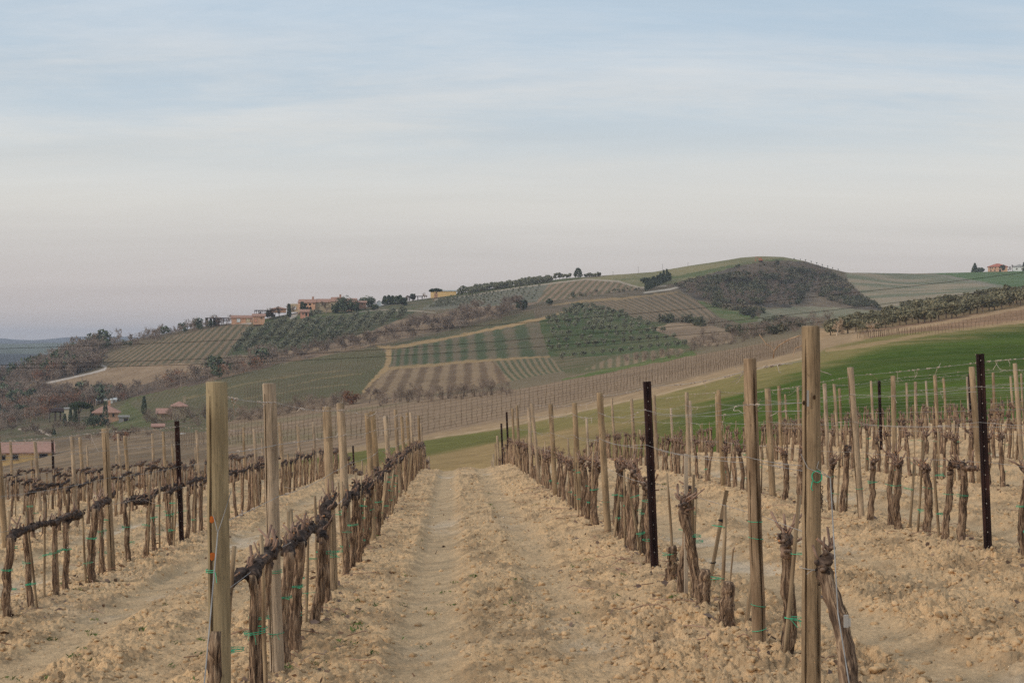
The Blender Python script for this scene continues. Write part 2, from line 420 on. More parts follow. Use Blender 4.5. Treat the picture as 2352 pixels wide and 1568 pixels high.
# ---------------------------------------------------------------- hillside: fields, tracks, meadows
def stripes(a, n, soft=0.25, ph=0.0):
    v = 0.5 + 0.5 * np.sin((a * n + ph) * 2 * pi); return sstep(0.5 - soft, 0.5 + soft, v)
def road_mask(u, y, pts, wid):
    r = np.zeros(u.shape)
    for (x1, y1, w1), (x2, y2, w2) in zip([(*p, w) for p, w in zip(pts, wid)][:-1], [(*p, w) for p, w in zip(pts, wid)][1:]):
        dx, dy = x2 - x1, y2 - y1; t = np.clip(((u - x1) * dx + (y - y1) * dy) / (dx * dx + dy * dy), 0, 1)
        dist = np.hypot(u - x1 - t * dx, y - y1 - t * dy); w = w1 + (w2 - w1) * t
        r = np.maximum(r, 1 - sstep(w * 0.35, w * 0.65, dist))
    return r
def paint(u, y, x, d):
    """real colour of the ground, field by field"""
    n1 = fbm(x / 9, d / 9, 4, 1); n2 = fbm(x / 2.2, d / 4, 3, 2); n3 = fbm(x / 45, d / 45, 3, 3)
    uj = u + (n2 - 0.5) * 7; yj = y + (n2 - 0.5) * 4 + (n1 - 0.5) * 4
    C = np.empty(u.shape + (3,)); C[:] = A(118, 103, 80)
    def put(mask, col):
        m = mask[..., None] if mask.ndim == 2 else mask
        C[:] = C * (1 - m) + np.asarray(col) * m
    def fill(poly, fn, d0=60, d1=1300):
        us = [p[0] for p in poly]; ys = [p[1] for p in poly]
        m = inpoly(uj, yj, poly) & (d > d0) & (d < d1)
        if not m.any(): return
        C[m] = fn(m)
    def two(c1, c2, lo=0.35, hi=0.65, k=None):
        def fn(m):
            t = sstep(lo, hi, (n1 if k is None else k)[m])[:, None]; return A(*c1) * (1 - t) + A(*c2) * t
        return fn
    def rows(quad, axis, n, c1, c2, soft=0.3, noise=0.35, bend=None, c3=None):
        H = homog(quad)
        def fn(m):
            a, b = happly(H, u[m], y[m]); p = a if axis == 0 else b; q = b if axis == 0 else a
            if bend: p = p + bend(q)
            t = stripes(p + (n2[m] - 0.5) * 0.25 / n, n, soft)
            t = np.clip(t + (n1[m] - 0.5) * noise * 2, 0, 1)[:, None]
            c = A(*c1) * (1 - t) + A(*c2) * t
            if c3 is not None:
                w = sstep(0.45, 0.7, n3[m])[:, None] * 0.6; c = c * (1 - w) + A(*c3) * w
            return c
        return fn
    # far valley and ridge
    far = d > 1300
    C[far] = (A(78, 80, 78) + (n3[far, None] - 0.5) * 0.06)
    wood = far & ((d < 2250) | ((d > 3300) & (fbm(x / 260, d / 260, 3, 12) > 0.42)))
    C[wood] = A(64, 66, 66)
    grn = far & (d >= 2250) & (d < 3200); C[grn] = A(94, 98, 86) * (0.8 + 0.4 * n3[grn, None])
    near = d < 1300
    # left valley floor, old vineyards
    fill([(-400, 905), (1000, 905), (1010, 1200), (-400, 1200)], two((112, 94, 74), (132, 110, 86)), 60, 460)
    fill([(-400, 900), (300, 900), (420, 965), (560, 950), (560, 1000), (330, 985), (100, 1010), (-400, 1040)], two((98, 92, 66), (112, 98, 76)), 300, 700)
    fill([(-400, 840), (60, 830), (165, 790), (240, 775), (300, 770), (240, 800), (180, 830), (180, 860), (90, 882), (-400, 900)], two((92, 80, 68), (104, 90, 76)), 500)
    fill([(150, 885), (430, 835), (500, 850), (470, 880), (300, 915), (-100, 960), (-400, 960), (-400, 890), (60, 890)], two((100, 84, 70), (112, 94, 78)), 450)
    # meadow slope by the low farm
    fill([(270, 940), (300, 912), (470, 880), (520, 900), (440, 960), (300, 985), (180, 985), (270, 968)], two((92, 94, 58), (108, 104, 70)), 350)
    # ploughed strip and white road on the wooded hill
    fill([(92, 886), (240, 846), (300, 838), (430, 834), (500, 845), (470, 862), (380, 870), (300, 888), (200, 905), (100, 898)], two((146, 121, 95), (158, 132, 104)), 560)
    # hedge strip ground between hill and slope
    fill([(470, 880), (520, 825), (640, 800), (760, 775), (860, 745), (1000, 720), (1240, 685), (1310, 690), (1150, 725), (1060, 745), (900, 785), (640, 838)], two((128, 106, 86), (148, 124, 98)), 560)
    # diagonal striped vineyard on the left shoulder
    q = [(255, 838), (262, 800), (575, 742), (520, 825)]
    fill([(228, 822), (300, 798), (420, 766), (510, 748), (577, 747), (592, 756), (508, 824), (380, 838), (250, 842)],
         rows([(330, 765), (590, 735), (510, 838), (190, 850)], 0, 19, (96, 89, 66), (134, 112, 88), 0.3, 0.3), 600)
    # orchard slopes
    fill([(520, 815), (590, 745), (640, 722), (720, 728), (860, 716), (965, 712), (900, 742), (800, 778), (690, 802), (600, 816)], two((84, 88, 60), (104, 98, 74)), 560)
    fill([(577, 747), (600, 735), (690, 722), (830, 712), (960, 700), (980, 712), (860, 716), (720, 730), (640, 727), (600, 748)], two((88, 98, 60), (112, 108, 78)), 600)
    fill([(830, 716), (880, 694), (990, 684), (1000, 700), (960, 714)], two((98, 96, 70), (112, 102, 80)), 600)
    fill([(965, 712), (1000, 690), (1080, 672), (1250, 650), (1265, 655), (1235, 692), (1120, 705), (1000, 712)],
         rows([(1000, 690), (1250, 650), (1235, 692), (965, 712)], 1, 9, (104, 104, 84), (132, 122, 106), 0.3, 0.8), 600)
    fill([(1000, 690), (1060, 668), (1200, 645), (1345, 628), (1345, 641), (1200, 660), (1060, 680)], two((84, 88, 58), (100, 98, 66)), 600)
    # hill-top meadow
    fill([(1330, 640), (1420, 630), (1600, 600), (1745, 583), (1860, 590), (1830, 604), (1700, 606), (1560, 650), (1480, 660), (1420, 646)],
         two((126, 120, 84), (142, 130, 94), k=n3), 600)
    fill([(1400, 642), (1550, 634), (1700, 604), (1800, 592), (1800, 600), (1700, 610), (1600, 636), (1550, 642)], two((98, 104, 66), (118, 114, 78)), 600)
    # field of slanting stripes under the white road
    fill([(1232, 694), (1262, 650), (1345, 641), (1420, 647), (1470, 662), (1490, 658), (1440, 668), (1300, 688), (1235, 702)],
         rows([(1255, 645), (1480, 645), (1440, 700), (1190, 700)], 0, 15, (112, 102, 76), (150, 124, 100), 0.35, 0.3), 600)
    # band of vines across the slope
    fill([(870, 797), (1060, 745), (1240, 694), (1440, 667), (1545, 655), (1560, 672), (1350, 697), (1225, 735), (1060, 770)],
         two((104, 92, 72), (120, 104, 84)), 560)
    fill([(880, 796), (1060, 752), (1225, 712), (1230, 735), (1060, 772)], two((92, 90, 64), (108, 98, 72)), 560)
    # the wide fan of furrows
    fill([(1352, 697), (1440, 684), (1555, 672), (1600, 690), (1655, 728), (1600, 732), (1472, 736), (1400, 716)],
         rows([(1352, 697), (1555, 672), (1655, 728), (1465, 738)], 0, 15, (110, 97, 76), (140, 117, 92), 0.3, 0.3, lambda q: 0.08 * q * q), 560)
    fill([(1600, 690), (1690, 706), (1760, 735), (1700, 742), (1655, 730)], two((92, 102, 60), (116, 112, 76)), 560)
    # big grey-green field left of the ochre track
    fill([(290, 918), (470, 880), (640, 836), (780, 812), (868, 797), (892, 815), (886, 845), (850, 880), (828, 905), (700, 922), (560, 950), (430, 966), (340, 962)],
         rows([(640, 800), (880, 797), (850, 900), (560, 950)], 0, 62, (98, 92, 66), (112, 101, 74), 0.4, 0.9, None, (92, 90, 60)), 330)
    for pl in ([(660, 885), (740, 868), (830, 858)], [(430, 915), (560, 882), (700, 858), (800, 850)], [(560, 915), (700, 893), (800, 882)]):
        put(road_mask(uj, yj, pl, [3] * len(pl)) * 0.55 * near * (d > 330), A(140, 120, 86))
    # green stripes between the ochre tracks
    fill([(905, 802), (1060, 773), (1230, 737), (1244, 770), (1263, 816), (1080, 828), (900, 843), (897, 822)],
         rows([(905, 802), (1237, 737), (1263, 816), (900, 843)], 0, 10.5, (84, 89, 62), (118, 104, 82), 0.42, 0.7), 430)
    fill([(885, 848), (1080, 830), (1263, 820), (1285, 842), (1300, 870), (1150, 890), (1000, 905), (820, 918), (850, 880)],
         rows([(885, 848), (1263, 820), (1310, 880), (840, 915)], 0, 11.5, (116, 94, 72), (148, 123, 95), 0.35, 0.5), 380)
    fill([(1130, 826), (1263, 820), (1300, 850), (1310, 880), (1190, 895), (1160, 860)],
         rows([(1130, 826), (1263, 820), (1315, 880), (1190, 890)], 0, 9, (92, 92, 66), (138, 118, 90), 0.3, 0.3, lambda q: 0.06 * np.sin(q * 3)), 380)
    # olive slope, brown mounds
    fill([(1237, 737), (1335, 705), (1420, 714), (1500, 748), (1560, 780), (1590, 800), (1500, 806), (1400, 818), (1290, 832), (1263, 818), (1248, 775)], two((80, 90, 54), (98, 98, 66)), 400)
    fill([(1263, 818), (1400, 818), (1560, 800), (1620, 806), (1560, 828), (1430, 850), (1310, 872), (1290, 845)], two((98, 94, 64), (118, 104, 78)), 340)
    fill([(1290, 872), (1420, 840), (1500, 818), (1590, 805), (1600, 815), (1480, 842), (1310, 882)], two((86, 96, 52), (104, 106, 64)), 300)
    fill([(1340, 848), (1400, 822), (1480, 806), (1560, 800), (1580, 806), (1500, 825), (1430, 843)], rows([(1340, 830), (1580, 795), (1580, 830), (1340, 862)], 0, 12, (104, 98, 70), (140, 118, 92), 0.35, 0.6), 340)
    fill([(1490, 752), (1530, 742), (1600, 738), (1650, 752), (1690, 764), (1680, 790), (1650, 800), (1600, 790), (1540, 772)], two((134, 112, 90), (152, 128, 102), k=n3), 400)
    fill([(1420, 722), (1500, 738), (1560, 738), (1530, 745), (1500, 752), (1470, 742)], two((88, 90, 56), (98, 92, 66)), 500)
    # dark scrub hill, meadow at its foot, far fields right
    fill([(1540, 655), (1600, 640), (1690, 612), (1790, 598), (1850, 602), (1905, 618), (1940, 642), (1990, 684), (2030, 712), (1900, 706), (1770, 706), (1690, 700), (1600, 688)],
         two((84, 76, 66), (104, 92, 78)), 600)
    fill([(1690, 612), (1780, 598), (1880, 608), (1900, 640), (1800, 640), (1740, 650), (1700, 640)], two((104, 90, 74), (118, 101, 82)), 700)
    fill([(1830, 660), (1880, 655), (1930, 690), (1960, 706), (1830, 706), (1780, 690)], two((116, 100, 82), (130, 112, 90)), 700)
    fill([(1750, 712), (1830, 704), (1920, 706), (2010, 714), (1990, 740), (1800, 748), (1740, 738)], two((124, 120, 94), (140, 130, 104)), 600)
    k = fbm(x / 60 + d / 90, d / 22 - x / 120, 4, 44)
    fill([(1940, 620), (2100, 624), (2352, 618), (2700, 600), (2700, 700), (2352, 720), (2000, 720), (2030, 712), (1990, 684), (1950, 650)], two((122, 120, 94), (158, 140, 114), 0.4, 0.6, k), 640)
    fill([(2050, 622), (2160, 624), (2360, 618), (2700, 600), (2700, 680), (2352, 668), (2300, 658), (2180, 632)], two((90, 108, 66), (102, 116, 74)), 700)
    put(road_mask(uj, yj, [(2130, 627), (2230, 645), (2300, 660)], [3, 7, 12]) * 0.6 * (d > 700) * near, A(140, 130, 112))
    # brown strips of young vines right of the clearing
    fill([(1890, 770), (2000, 752), (2352, 700), (2700, 650), (2700, 735), (2352, 748), (2150, 770), (1990, 800), (1890, 800)], two((128, 100, 76), (146, 114, 86)), 250, 520)
    fill([(1880, 745), (2000, 735), (2352, 672), (2700, 620), (2700, 675), (2352, 706), (2100, 742), (1930, 768)], two((112, 94, 66), (134, 108, 76)), 300, 640)
    fill([(1880, 752), (1960, 760), (2000, 776), (1990, 800), (1890, 810), (1850, 800)], two((158, 128, 94), (172, 140, 104)), 220, 520)
    # the near vineyard across the track
    fill([(560, 945), (800, 922), (960, 912), (1190, 893), (1420, 850), (1600, 815), (1760, 786), (1845, 768), (1890, 790), (1840, 814), (1700, 848), (1500, 900), (1300, 943), (1150, 975), (1000, 1002), (870, 1026), (560, 1075), (480, 1000)],
         rows([(980, 910), (1840, 770), (1840, 815), (980, 1003)], 1, 13, (126, 104, 82), (142, 118, 94), 0.4, 0.8, None, (110, 100, 72)), 150, 430)
    # winter wheat and the grass margin round it
    green = (d > 60) & (d < 330)
    fill([(600, 1066), (870, 1026), (1000, 1002), (1150, 978), (1300, 946), (1500, 904), (1700, 852), (1840, 818), (1920, 792), (2050, 768), (2352, 742), (2700, 722), (2700, 1300), (600, 1300)],
         two((58, 74, 22), (76, 91, 32), 0.3, 0.7, n1 * 0.5 + n3 * 0.5), 60, 345)
    if green.any():
        t = np.interp(u, [1000, 1300, 1500, 1700, 1840, 1920, 2050, 2352, 2700], [1012, 955, 915, 868, 836, 812, 788, 758, 735])
        edge = 1 - sstep(-4, 30, y - t + (n1 - 0.5) * 40 + (n2 - 0.5) * 16 - np.interp(u, [1000, 1150, 1300, 1600, 1840, 2050, 2352], [-60, -15, 36, 32, 14, -8, -22]))
        inside = inpoly(uj, yj, [(600, 1066), (870, 1026), (1000, 1002), (1150, 978), (1300, 946), (1500, 904), (1700, 852), (1840, 818), (1920, 792), (2050, 768), (2352, 742), (2700, 722), (2700, 1300), (600, 1300)])
        put((edge * 0.85 * inside) * green, A(142, 122, 78))
        pat = sstep(0.50, 0.68, fbm(x / 6, d / 1.3, 4, 91)) * 0.28
        drill = sstep(0.45, 0.75, fbm(x / 14 + d / 40, d / 0.9, 3, 97)) * 0.30
        put(drill * inside * green, A(88, 98, 46))
        put(pat * inside * green, A(98, 96, 50))
        low = sstep(80, 150, y - t) * (1 - sstep(1500, 1750, u)) * inside * green * 0
        tan = inside * green * (1 - sstep(1250, 1640, u)) * sstep(-8, 8, y + (n1 - 0.5) * 10 - np.interp(u, [870, 960, 1034, 1115, 1300, 1500, 1640], [1062, 1048, 1035, 1018, 984, 955, 940]))
        put(tan * 0.9, A(152, 124, 86))
        mixg = inside * green * (1 - sstep(1250, 1750, u)) * 0.55
        put(mixg * (1 - tan), A(122, 108, 66))
    # tracks and roads
    put(road_mask(uj, yj, [(560, 1070), (870, 1024), (1000, 1001), (1150, 976), (1300, 944), (1500, 901), (1700, 850), (1845, 814), (1900, 786), (1960, 770)], [10, 12, 14, 17, 20, 21, 20, 18, 26, 28]) * 0.9 * near * (d > 120) * (d < 450), A(156, 129, 98))
    put(road_mask(u, yj, [(1000, 1004), (1150, 981), (1300, 951), (1500, 909), (1700, 858), (1845, 821)], [3, 3, 3, 3, 3, 3]) * 0.6 * near * (d > 120) * (d < 450), A(178, 152, 122))
    put(road_mask(uj, yj, [(1900, 806), (1990, 792), (2150, 764), (2352, 738), (2600, 715)], [9, 8, 7, 7, 7]) * 0.8 * near * (d > 200) * (d < 420), A(158, 130, 94))
    put(road_mask(uj, yj, [(1960, 776), (2000, 768), (2200, 735), (2352, 706), (2600, 660)], [12, 10, 7, 7, 7]) * 0.85 * near * (d > 200) * (d < 520), A(168, 138, 104))
    oc = A(164, 135, 96)
    put(road_mask(uj, yj, [(868, 795), (897, 800), (1060, 770), (1230, 735), (1300, 716)], [5, 8, 7, 6, 5]) * near * (d > 400), oc)
    put(road_mask(uj, yj, [(893, 800), (893, 825), (886, 846), (850, 880), (835, 900)], [14, 12, 10, 6, 5]) * near * (d > 380), oc)
    put(road_mask(uj, yj, [(886, 846), (1080, 830), (1262, 818)], [6, 5, 4]) * 0.8 * near * (d > 380), oc)
    put(road_mask(uj, yj, [(1270, 700), (1330, 693), (1440, 684), (1555, 671)], [4, 4, 5, 4]) * 0.7 * near * (d > 500), oc)
    wh = A(190, 176, 162)
    put(road_mask(u, y, [(1000, 688), (1060, 681), (1200, 659), (1345, 641), (1420, 646), (1470, 661), (1530, 656)], [3, 2.6, 2.6, 3, 4, 4, 3]) * 0.9 * near * (d > 600), A(174, 156, 134))
    put(road_mask(u, y, [(1480, 672), (1540, 664), (1560, 658)], [3, 4, 4]) * near * (d > 600), A(190, 176, 158))
    put(road_mask(u, y, [(60, 892), (100, 881), (160, 868), (215, 855), (240, 848), (243, 843), (234, 839)], [5, 4.5, 4, 4, 5, 5, 4]) * near * (d > 560), wh)
    put(road_mask(u, y, [(800, 720), (870, 711), (960, 714), (1000, 718)], [3, 3, 3, 2]) * 0.7 * near * (d > 600), A(176, 158, 136))
    put(road_mask(u, y, [(44, 985), (75, 984), (92, 989), (115, 998)], [4, 4, 6, 7]) * near * (d > 380), A(176, 156, 136))
    put(road_mask(u, y, [(672, 727), (684, 712), (690, 706)], [14, 10, 8]) * near * (d > 600), A(180, 166, 152))
    put(road_mask(u, y, [(465, 748), (540, 741), (575, 742)], [4, 5, 4]) * near * (d > 600), A(196, 180, 164))
    # wide tan of the valley vineyard hidden between the rows
    # mottling everywhere
    C *= (1 - 0.20 * sstep(300, 420, d) * (d < 1300))[..., None]
    C *= (0.84 + 0.32 * fbm(x / 1.3, d / 2.6, 3, 61))[..., None]
    C *= (0.90 + 0.20 * n3)[..., None]
    return np.clip(C, 0.004, 0.9)
def grid_obj(name, U, D, X, Y, Z, C, mat):
    nu, nd = X.shape
    V = np.stack([X, Y, Z], -1).reshape(-1, 3)
    i = np.arange(nu - 1)[:, None] * nd; j = np.arange(nd - 1)[None, :]
    Fq = np.stack([i + j, i + nd + j, i + nd + j + 1, i + j + 1], -1).reshape(-1, 4)
    mb = MB(); mb.add(V, Fq); o = mb.build(name, mat, smooth=True)
    at = o.data.attributes.new('Col', 'FLOAT_COLOR', 'POINT')
    c4 = np.ones((len(V), 4), np.float32); c4[:, :3] = C.reshape(-1, 3); at.data.foreach_set('color', c4.ravel())
    return o
def make_hillside():
    U = np.concatenate([np.arange(-1300, -316, 12.0), np.arange(-316, 2672, 2.1), np.arange(2674, 3700, 12.0)])
    D = np.concatenate([np.geomspace(70, 330, 150), np.linspace(332, 1250, 430), np.geomspace(1265, 9400, 70)])
    UU, DD = np.meshgrid(U, D, indexing='ij'); X = (UU - 1176) / F * DD
    Z = land(X, DD); Z = Z - 0.25 * (1 - sstep(70, 84, DD))
    Yp = 784 - F * Z / DD
    C = paint(UU, Yp, X, DD)
    o = grid_obj('hillside', U, D, X, DD, Z, C, ground_mat('field_ground', 1.2, 0.22, 0.12, 2.0))
    tag(o, kind='structure')
make_hillside()

# ---------------------------------------------------------------- tilled soil of the vineyard
def soil_height(x, d):
    s = x - TILT * d
    w = 0.02 + 0.0 * s
    sw = s + (fbm(s * 0 + 3.3, d / 3.0, 3, 7) - 0.5) * 0.08
    p = ((sw - ROW0) / ROWW) % 1.0
    q = np.minimum(p, 1 - p)                                   # 0 on the row, 0.5 mid-lane
    lane = np.floor((sw - ROW0) / ROWW)
    wid = 0.085
    tl = np.exp(-((p - 0.315) / 0.092) ** 4); tr_ = np.exp(-((p - 0.68) / 0.075) ** 4)
    brk = 0.55 + 0.9 * fbm(x / 1.5, d / 3.0, 3, 15)
    track = np.clip(tl * (0.35 + brk * 0.65) + tr_ * brk * 0.62, 0, 1)
    patch = sstep(0.3, 0.75, fbm(x / 0.9, d / 1.6, 3, 23))
    rough = (1 - 0.84 * track) * (0.62 + 0.6 * patch)
    z = 0.055 * np.exp(-(q / 0.13) ** 2) + 0.02 * np.exp(-((p - 0.5) / 0.13) ** 2) - 0.045 * track + 0.028 * patch * np.exp(-((p - 0.205) / 0.018) ** 2) + 0.006 * (np.exp(-((np.abs(p - 0.32) - 0.105) / 0.02) ** 2) + np.exp(-((np.abs(p - 0.68) - 0.105) / 0.02) ** 2)) * (0.3 + patch)
    z = z + (fbm(x / 0.5, d / 0.5, 3, 11) - 0.5) * 0.028 * (0.25 + rough)
    wx = x + (fbm(x / 0.05, d / 0.05, 2, 41) - 0.5) * 0.04; wd = d + (fbm(x / 0.05, d / 0.05, 2, 43) - 0.5) * 0.04
    h = np.maximum(clods(wx, wd, 0.17, 100, 0.18, 0.46, 0.5) * 0.50, clods(wx + 3, wd + 1, 0.095, 200, 0.28, 0.60, 0.9) * 0.68)
    h = h + clods(wx, wd, 0.048, 300, 0.3, 0.62, 0.95) * 0.62 + clods(wx + 7, wd, 0.027, 400, 0.3, 0.6, 0.9) * 0.5
    z = z + h * rough
    z = z + (fbm(x / 0.03, d / 0.03, 2, 51) - 0.5) * 0.010 * (0.4 + rough)
    tread = track * np.sin((d + np.abs(p - 0.32) * 0.9) * 2 * pi / 0.085) * 0.006
    z = z + tread * (d < 22)
    return z, track, rough, h, p, q
def make_soil():
    U = np.concatenate([np.arange(-1300, -300, 10.0), np.arange(-300, 2652, 1.7), np.arange(2653, 3700, 10.0)])
    yy = np.concatenate([np.linspace(2050, 1610, 130), np.linspace(1608, 1078, 400)])
    D = 4922.0 / (yy - 964)
    D = np.concatenate([D, np.linspace(D[-1] + 0.2, 74, 70)])
    UU, DD = np.meshgrid(U, D, indexing='ij'); X = (UU - 1176) / F * DD
    h, track, rough, cl, p, q = soil_height(X, DD)
    fade = 1 - sstep(60, 72, DD)
    Z = near_plane(X, DD) + h * fade
    w = sstep(62, 98, DD); Z = Z * (1 - w) + (land(X, DD) - 0.05) * w
    n1 = fbm(X / 0.5, DD / 0.5, 4, 71); n2 = fbm(X / 2.5, DD / 3.5, 3, 72); n3 = fbm(X / 0.12, DD / 0.12, 3, 73)
    ochre = A(205, 168, 125); tan = A(190, 159, 122); grey = A(198, 180, 157); dark = A(134, 110, 84)
    t = sstep(0.3, 0.75, n1 * 0.6 + n3 * 0.4)[..., None]
    C = tan * (1 - t) + ochre * t
    k = (track * 0.85)[..., None]; C = C * (1 - k) + A(180, 154, 121) * k
    g = (sstep(0.50, 0.70, n2) * (0.25 + 0.75 * track) * sstep(0.4, 0.6, fbm(X / 0.3, DD / 0.6, 3, 78)))[..., None] * 0.6
    C = C * (1 - g) + grey * g
    m = (sstep(0.50, 0.68, fbm(X / 0.22, DD / 0.4, 4, 75)) * (0.35 + 0.65 * (1 - track)))[..., None] * 0.55
    C = C * (1 - m) + dark * m
    C *= (0.86 + 0.28 * n3)[..., None]
    # beyond the last vines the soil gives way to grass (tan near the lane, green wheat to the right)
    dend = np.interp(UU, [900, 1100, 1400, 1800, 2352], [90, 76, 64, 58, 52]) + (n2 - 0.5) * 8
    e = sstep(-2, 3, DD - dend)[..., None]
    gr = sstep(1250, 1800, UU)[..., None]
    C = C * (1 - e) + (A(138, 118, 72) * (1 - gr) + A(70, 92, 40) * gr) * (0.8 + 0.4 * n1[..., None]) * e
    o = grid_obj('vineyard_soil', U, D, X, DD, Z, np.clip(C, 0.01, 0.9), ground_mat('tilled_soil', 26, 0.2, 0.02, 45))
    tag(o, kind='structure')
    # plain ground carrying on round and behind the viewer
    gx = np.concatenate([np.linspace(-400, -12, 30), np.linspace(-10, 10, 11), np.linspace(12, 400, 30)]); gy = np.concatenate([np.linspace(-300, 4, 50), np.linspace(5.6, 74, 50)])
    XX, YY = np.meshgrid(gx, gy, indexing='ij')
    ZZ = -1.37 + 0.07 * np.clip(XX - TILT * YY, -40, 40) - 0.05 * YY - 0.12
    ZZ = np.where(YY > 4.5, near_plane(np.clip(XX, -40, 40), np.maximum(YY, 1)) - 0.3, ZZ)
    o = grid_obj('ground', gx, gy, XX, YY, ZZ, np.broadcast_to(A(160, 133, 97), XX.shape + (3,)), bpy.data.materials['tilled_soil'])
    tag(o, kind='structure')
make_soil()

def make_clods():
    """loose crumbs of dry earth lying on the tilled soil"""
    rng = np.random.default_rng(606)
    t = (1 + 5 ** .5) / 2
    V0 = np.array([(-1, t, 0), (1, t, 0), (-1, -t, 0), (1, -t, 0), (0, -1, t), (0, 1, t), (0, -1, -t), (0, 1, -t), (t, 0, -1), (t, 0, 1), (-t, 0, -1), (-t, 0, 1)], float); V0 /= np.linalg.norm(V0[0])
    F0 = np.array([(0, 11, 5), (0, 5, 1), (0, 1, 7), (0, 7, 10), (0, 10, 11), (1, 5, 9), (5, 11, 4), (11, 10, 2), (10, 7, 6), (7, 1, 8), (3, 9, 4), (3, 4, 2), (3, 2, 6), (3, 6, 8), (3, 8, 9), (4, 9, 5), (2, 4, 11), (6, 2, 10), (8, 6, 7), (9, 8, 1)])
    E = {}; V = list(V0); F1 = []
    def mid(a, b):
        k = (min(a, b), max(a, b))
        if k not in E: m = (V[a] + V[b]); V.append(m / np.linalg.norm(m)); E[k] = len(V) - 1
        return E[k]
    for a, b, c in F0: ab, bc, ca = mid(a, b), mid(b, c), mid(c, a); F1 += [(a, ab, ca), (b, bc, ab), (c, ca, bc), (ab, bc, ca)]
    S1 = np.array(V); F1 = np.array(F1); mb = MB()
    for (n, d0, d1, s0, s1, SV, SF) in ((7000, 7.2, 15, .005, .024, S1, F1), (5200, 14, 30, .008, .026, V0, F0), (900, 28, 52, .015, .03, V0, F0)):
        u = rng.uniform(-60, 2412, n * 2); d = np.exp(rng.uniform(np.log(d0), np.log(d1), n * 2)); x = (u - 1176) / F * d
        h, tr, ro, cl, p, q = soil_height(x, d); keep = rng.random(n * 2) < ro * .75; x, d, h = x[keep][:n], d[keep][:n], h[keep][:n]
        z = near_plane(x, d) + h; m = len(x); r = s0 + (s1 - s0) * rng.random(m) ** 2.8
        W = SV[None] * (1 + .27 * rng.normal(size=(m, len(SV), 1))).clip(.5, 1.5) * (r[:, None] * rng.uniform(.75, 1.25, (m, 3)) * [1, 1, .75])[:, None, :]
        W = W + np.stack([x, d, z + r * .15], 1)[:, None, :]
        mb.add(W.reshape(-1, 3), (SF[None] + (np.arange(m) * len(SV))[:, None, None]).reshape(-1, 3))
    m = noisy_mat('dry_clods', tuple(A(156, 130, 100)), tuple(A(202, 168, 128)), 7, (1, 1, 1), tuple(A(182, 152, 116)), 1.0, .01, 60, 0.0, 6, 0, .3, .7, .03)
    tag(mb.build('soil_clods', m, None, True), 'loose crumbs of dry tan earth strewn over the vineyard soil', 'earth clods', None, 'stuff')
    # small weeds, dead leaves and prunings
    W = MB(); D = MB(); T = MB()
    for k in range(420):
        d = float(np.exp(rng.uniform(np.log(7.5), np.log(40)))); x = (rng.uniform(-40, 2390) - 1176) / F * d
        if fbm(np.array(x / 2.0), np.array(d / 3.0), 2, 88) < .5: continue
        h, tr, ro, cl, p, q = soil_height(np.array(x), np.array(d)); z = float(near_plane(np.array(x), np.array(d)) + h); n = rng.integers(5, 16)
        C = np.array([x, d, z + .012]) + rng.normal(size=(n, 3)) * [.022, .022, .006]; W.leaves(C, rng.uniform(.006, .014), rng, 0, 3.0)
    for k in range(2600):
        d = float(np.exp(rng.uniform(np.log(6.5), np.log(28)))); s = ROW0 + ROWW * rng.integers(-3, 5) + rng.normal() * (.16 if k % 3 else .45); x = s + TILT * d
        h, tr, ro, cl, p, q = soil_height(np.array(x), np.array(d)); z = float(near_plane(np.array(x), np.array(d)) + h)
        if rng.random() < .8: D.leaves(np.array([[x, d, z + .008]]), rng.uniform(.025, .05), rng, 0, 1.3, .7)
        else:
            a = rng.uniform(0, 6.28); L = rng.uniform(.08, .4); P = np.array([[x + cos(a) * L * t_, d + sin(a) * L * t_, z + .015 + .02 * sin(t_ * 3)] for t_ in (0, .35, .7, 1)]) + rng.normal(size=(4, 3)) * .01; T.tube(P, .003, 4)
    tag(W.build('weeds', noisy_mat('weed_leaves', tuple(A(70, 84, 44)), tuple(A(104, 116, 66)), 3)), 'tiny green weed tufts dotted over the soil', 'weeds', None, 'stuff')
    tag(D.build('dead_leaves', noisy_mat('dead_leaf_shade', tuple(A(84, 72, 66)), tuple(A(132, 108, 90)), 3)), 'grey-brown dead leaves caught along the vine rows', 'leaves', None, 'stuff')  # real leaf litter, thickened and darkened to suggest contact shade along the rows
    tag(T.build('prunings', noisy_mat('pruning_wood', tuple(A(120, 84, 66)), tuple(A(170, 140, 120)), 3)), 'cut prunings lying along the vine rows', 'twigs', None, 'stuff')
make_clods()
# ---------------------------------------------------------------- the near vineyard: posts, vines, stakes, wires
ORD = ['first', 'second', 'third', 'fourth', 'fifth', 'sixth', 'seventh', 'eighth', 'ninth', 'tenth', 'eleventh', 'twelfth', 'thirteenth', 'fourteenth', 'fifteenth', 'sixteenth', 'seventeenth', 'eighteenth', 'nineteenth', 'twentieth', 'twenty-first', 'twenty-second', 'twenty-third', 'twenty-fourth', 'twenty-fifth']
M_WOOD = wood_mat('weathered_post_wood', Am(128, 108, 85), Am(172, 147, 116), Am(100, 83, 66), 1.4)
M_WOODG = wood_mat('grey_post_wood', Am(122, 108, 86), Am(164, 146, 116), Am(104, 92, 76), 1.0)
M_WOODS = wood_mat('shaggy_post_wood', Am(118, 96, 74), Am(164, 138, 110), Am(84, 66, 52), 1.5)
M_CRACK = noisy_mat('post_crack', Am(58, 44, 30), Am(74, 58, 42), 12)
M_RUST_SPOT = noisy_mat('rust_stain', Am(176, 92, 34), Am(150, 84, 40), 30)
M_IRON = noisy_mat('rusty_iron', Am(32, 22, 21), Am(58, 38, 34), 9, (1, 1, 0.5), Am(42, 27, 25), 0.75, 0.001, 40, 0.1, 5, 0, 0.35, 0.65, 0.2)
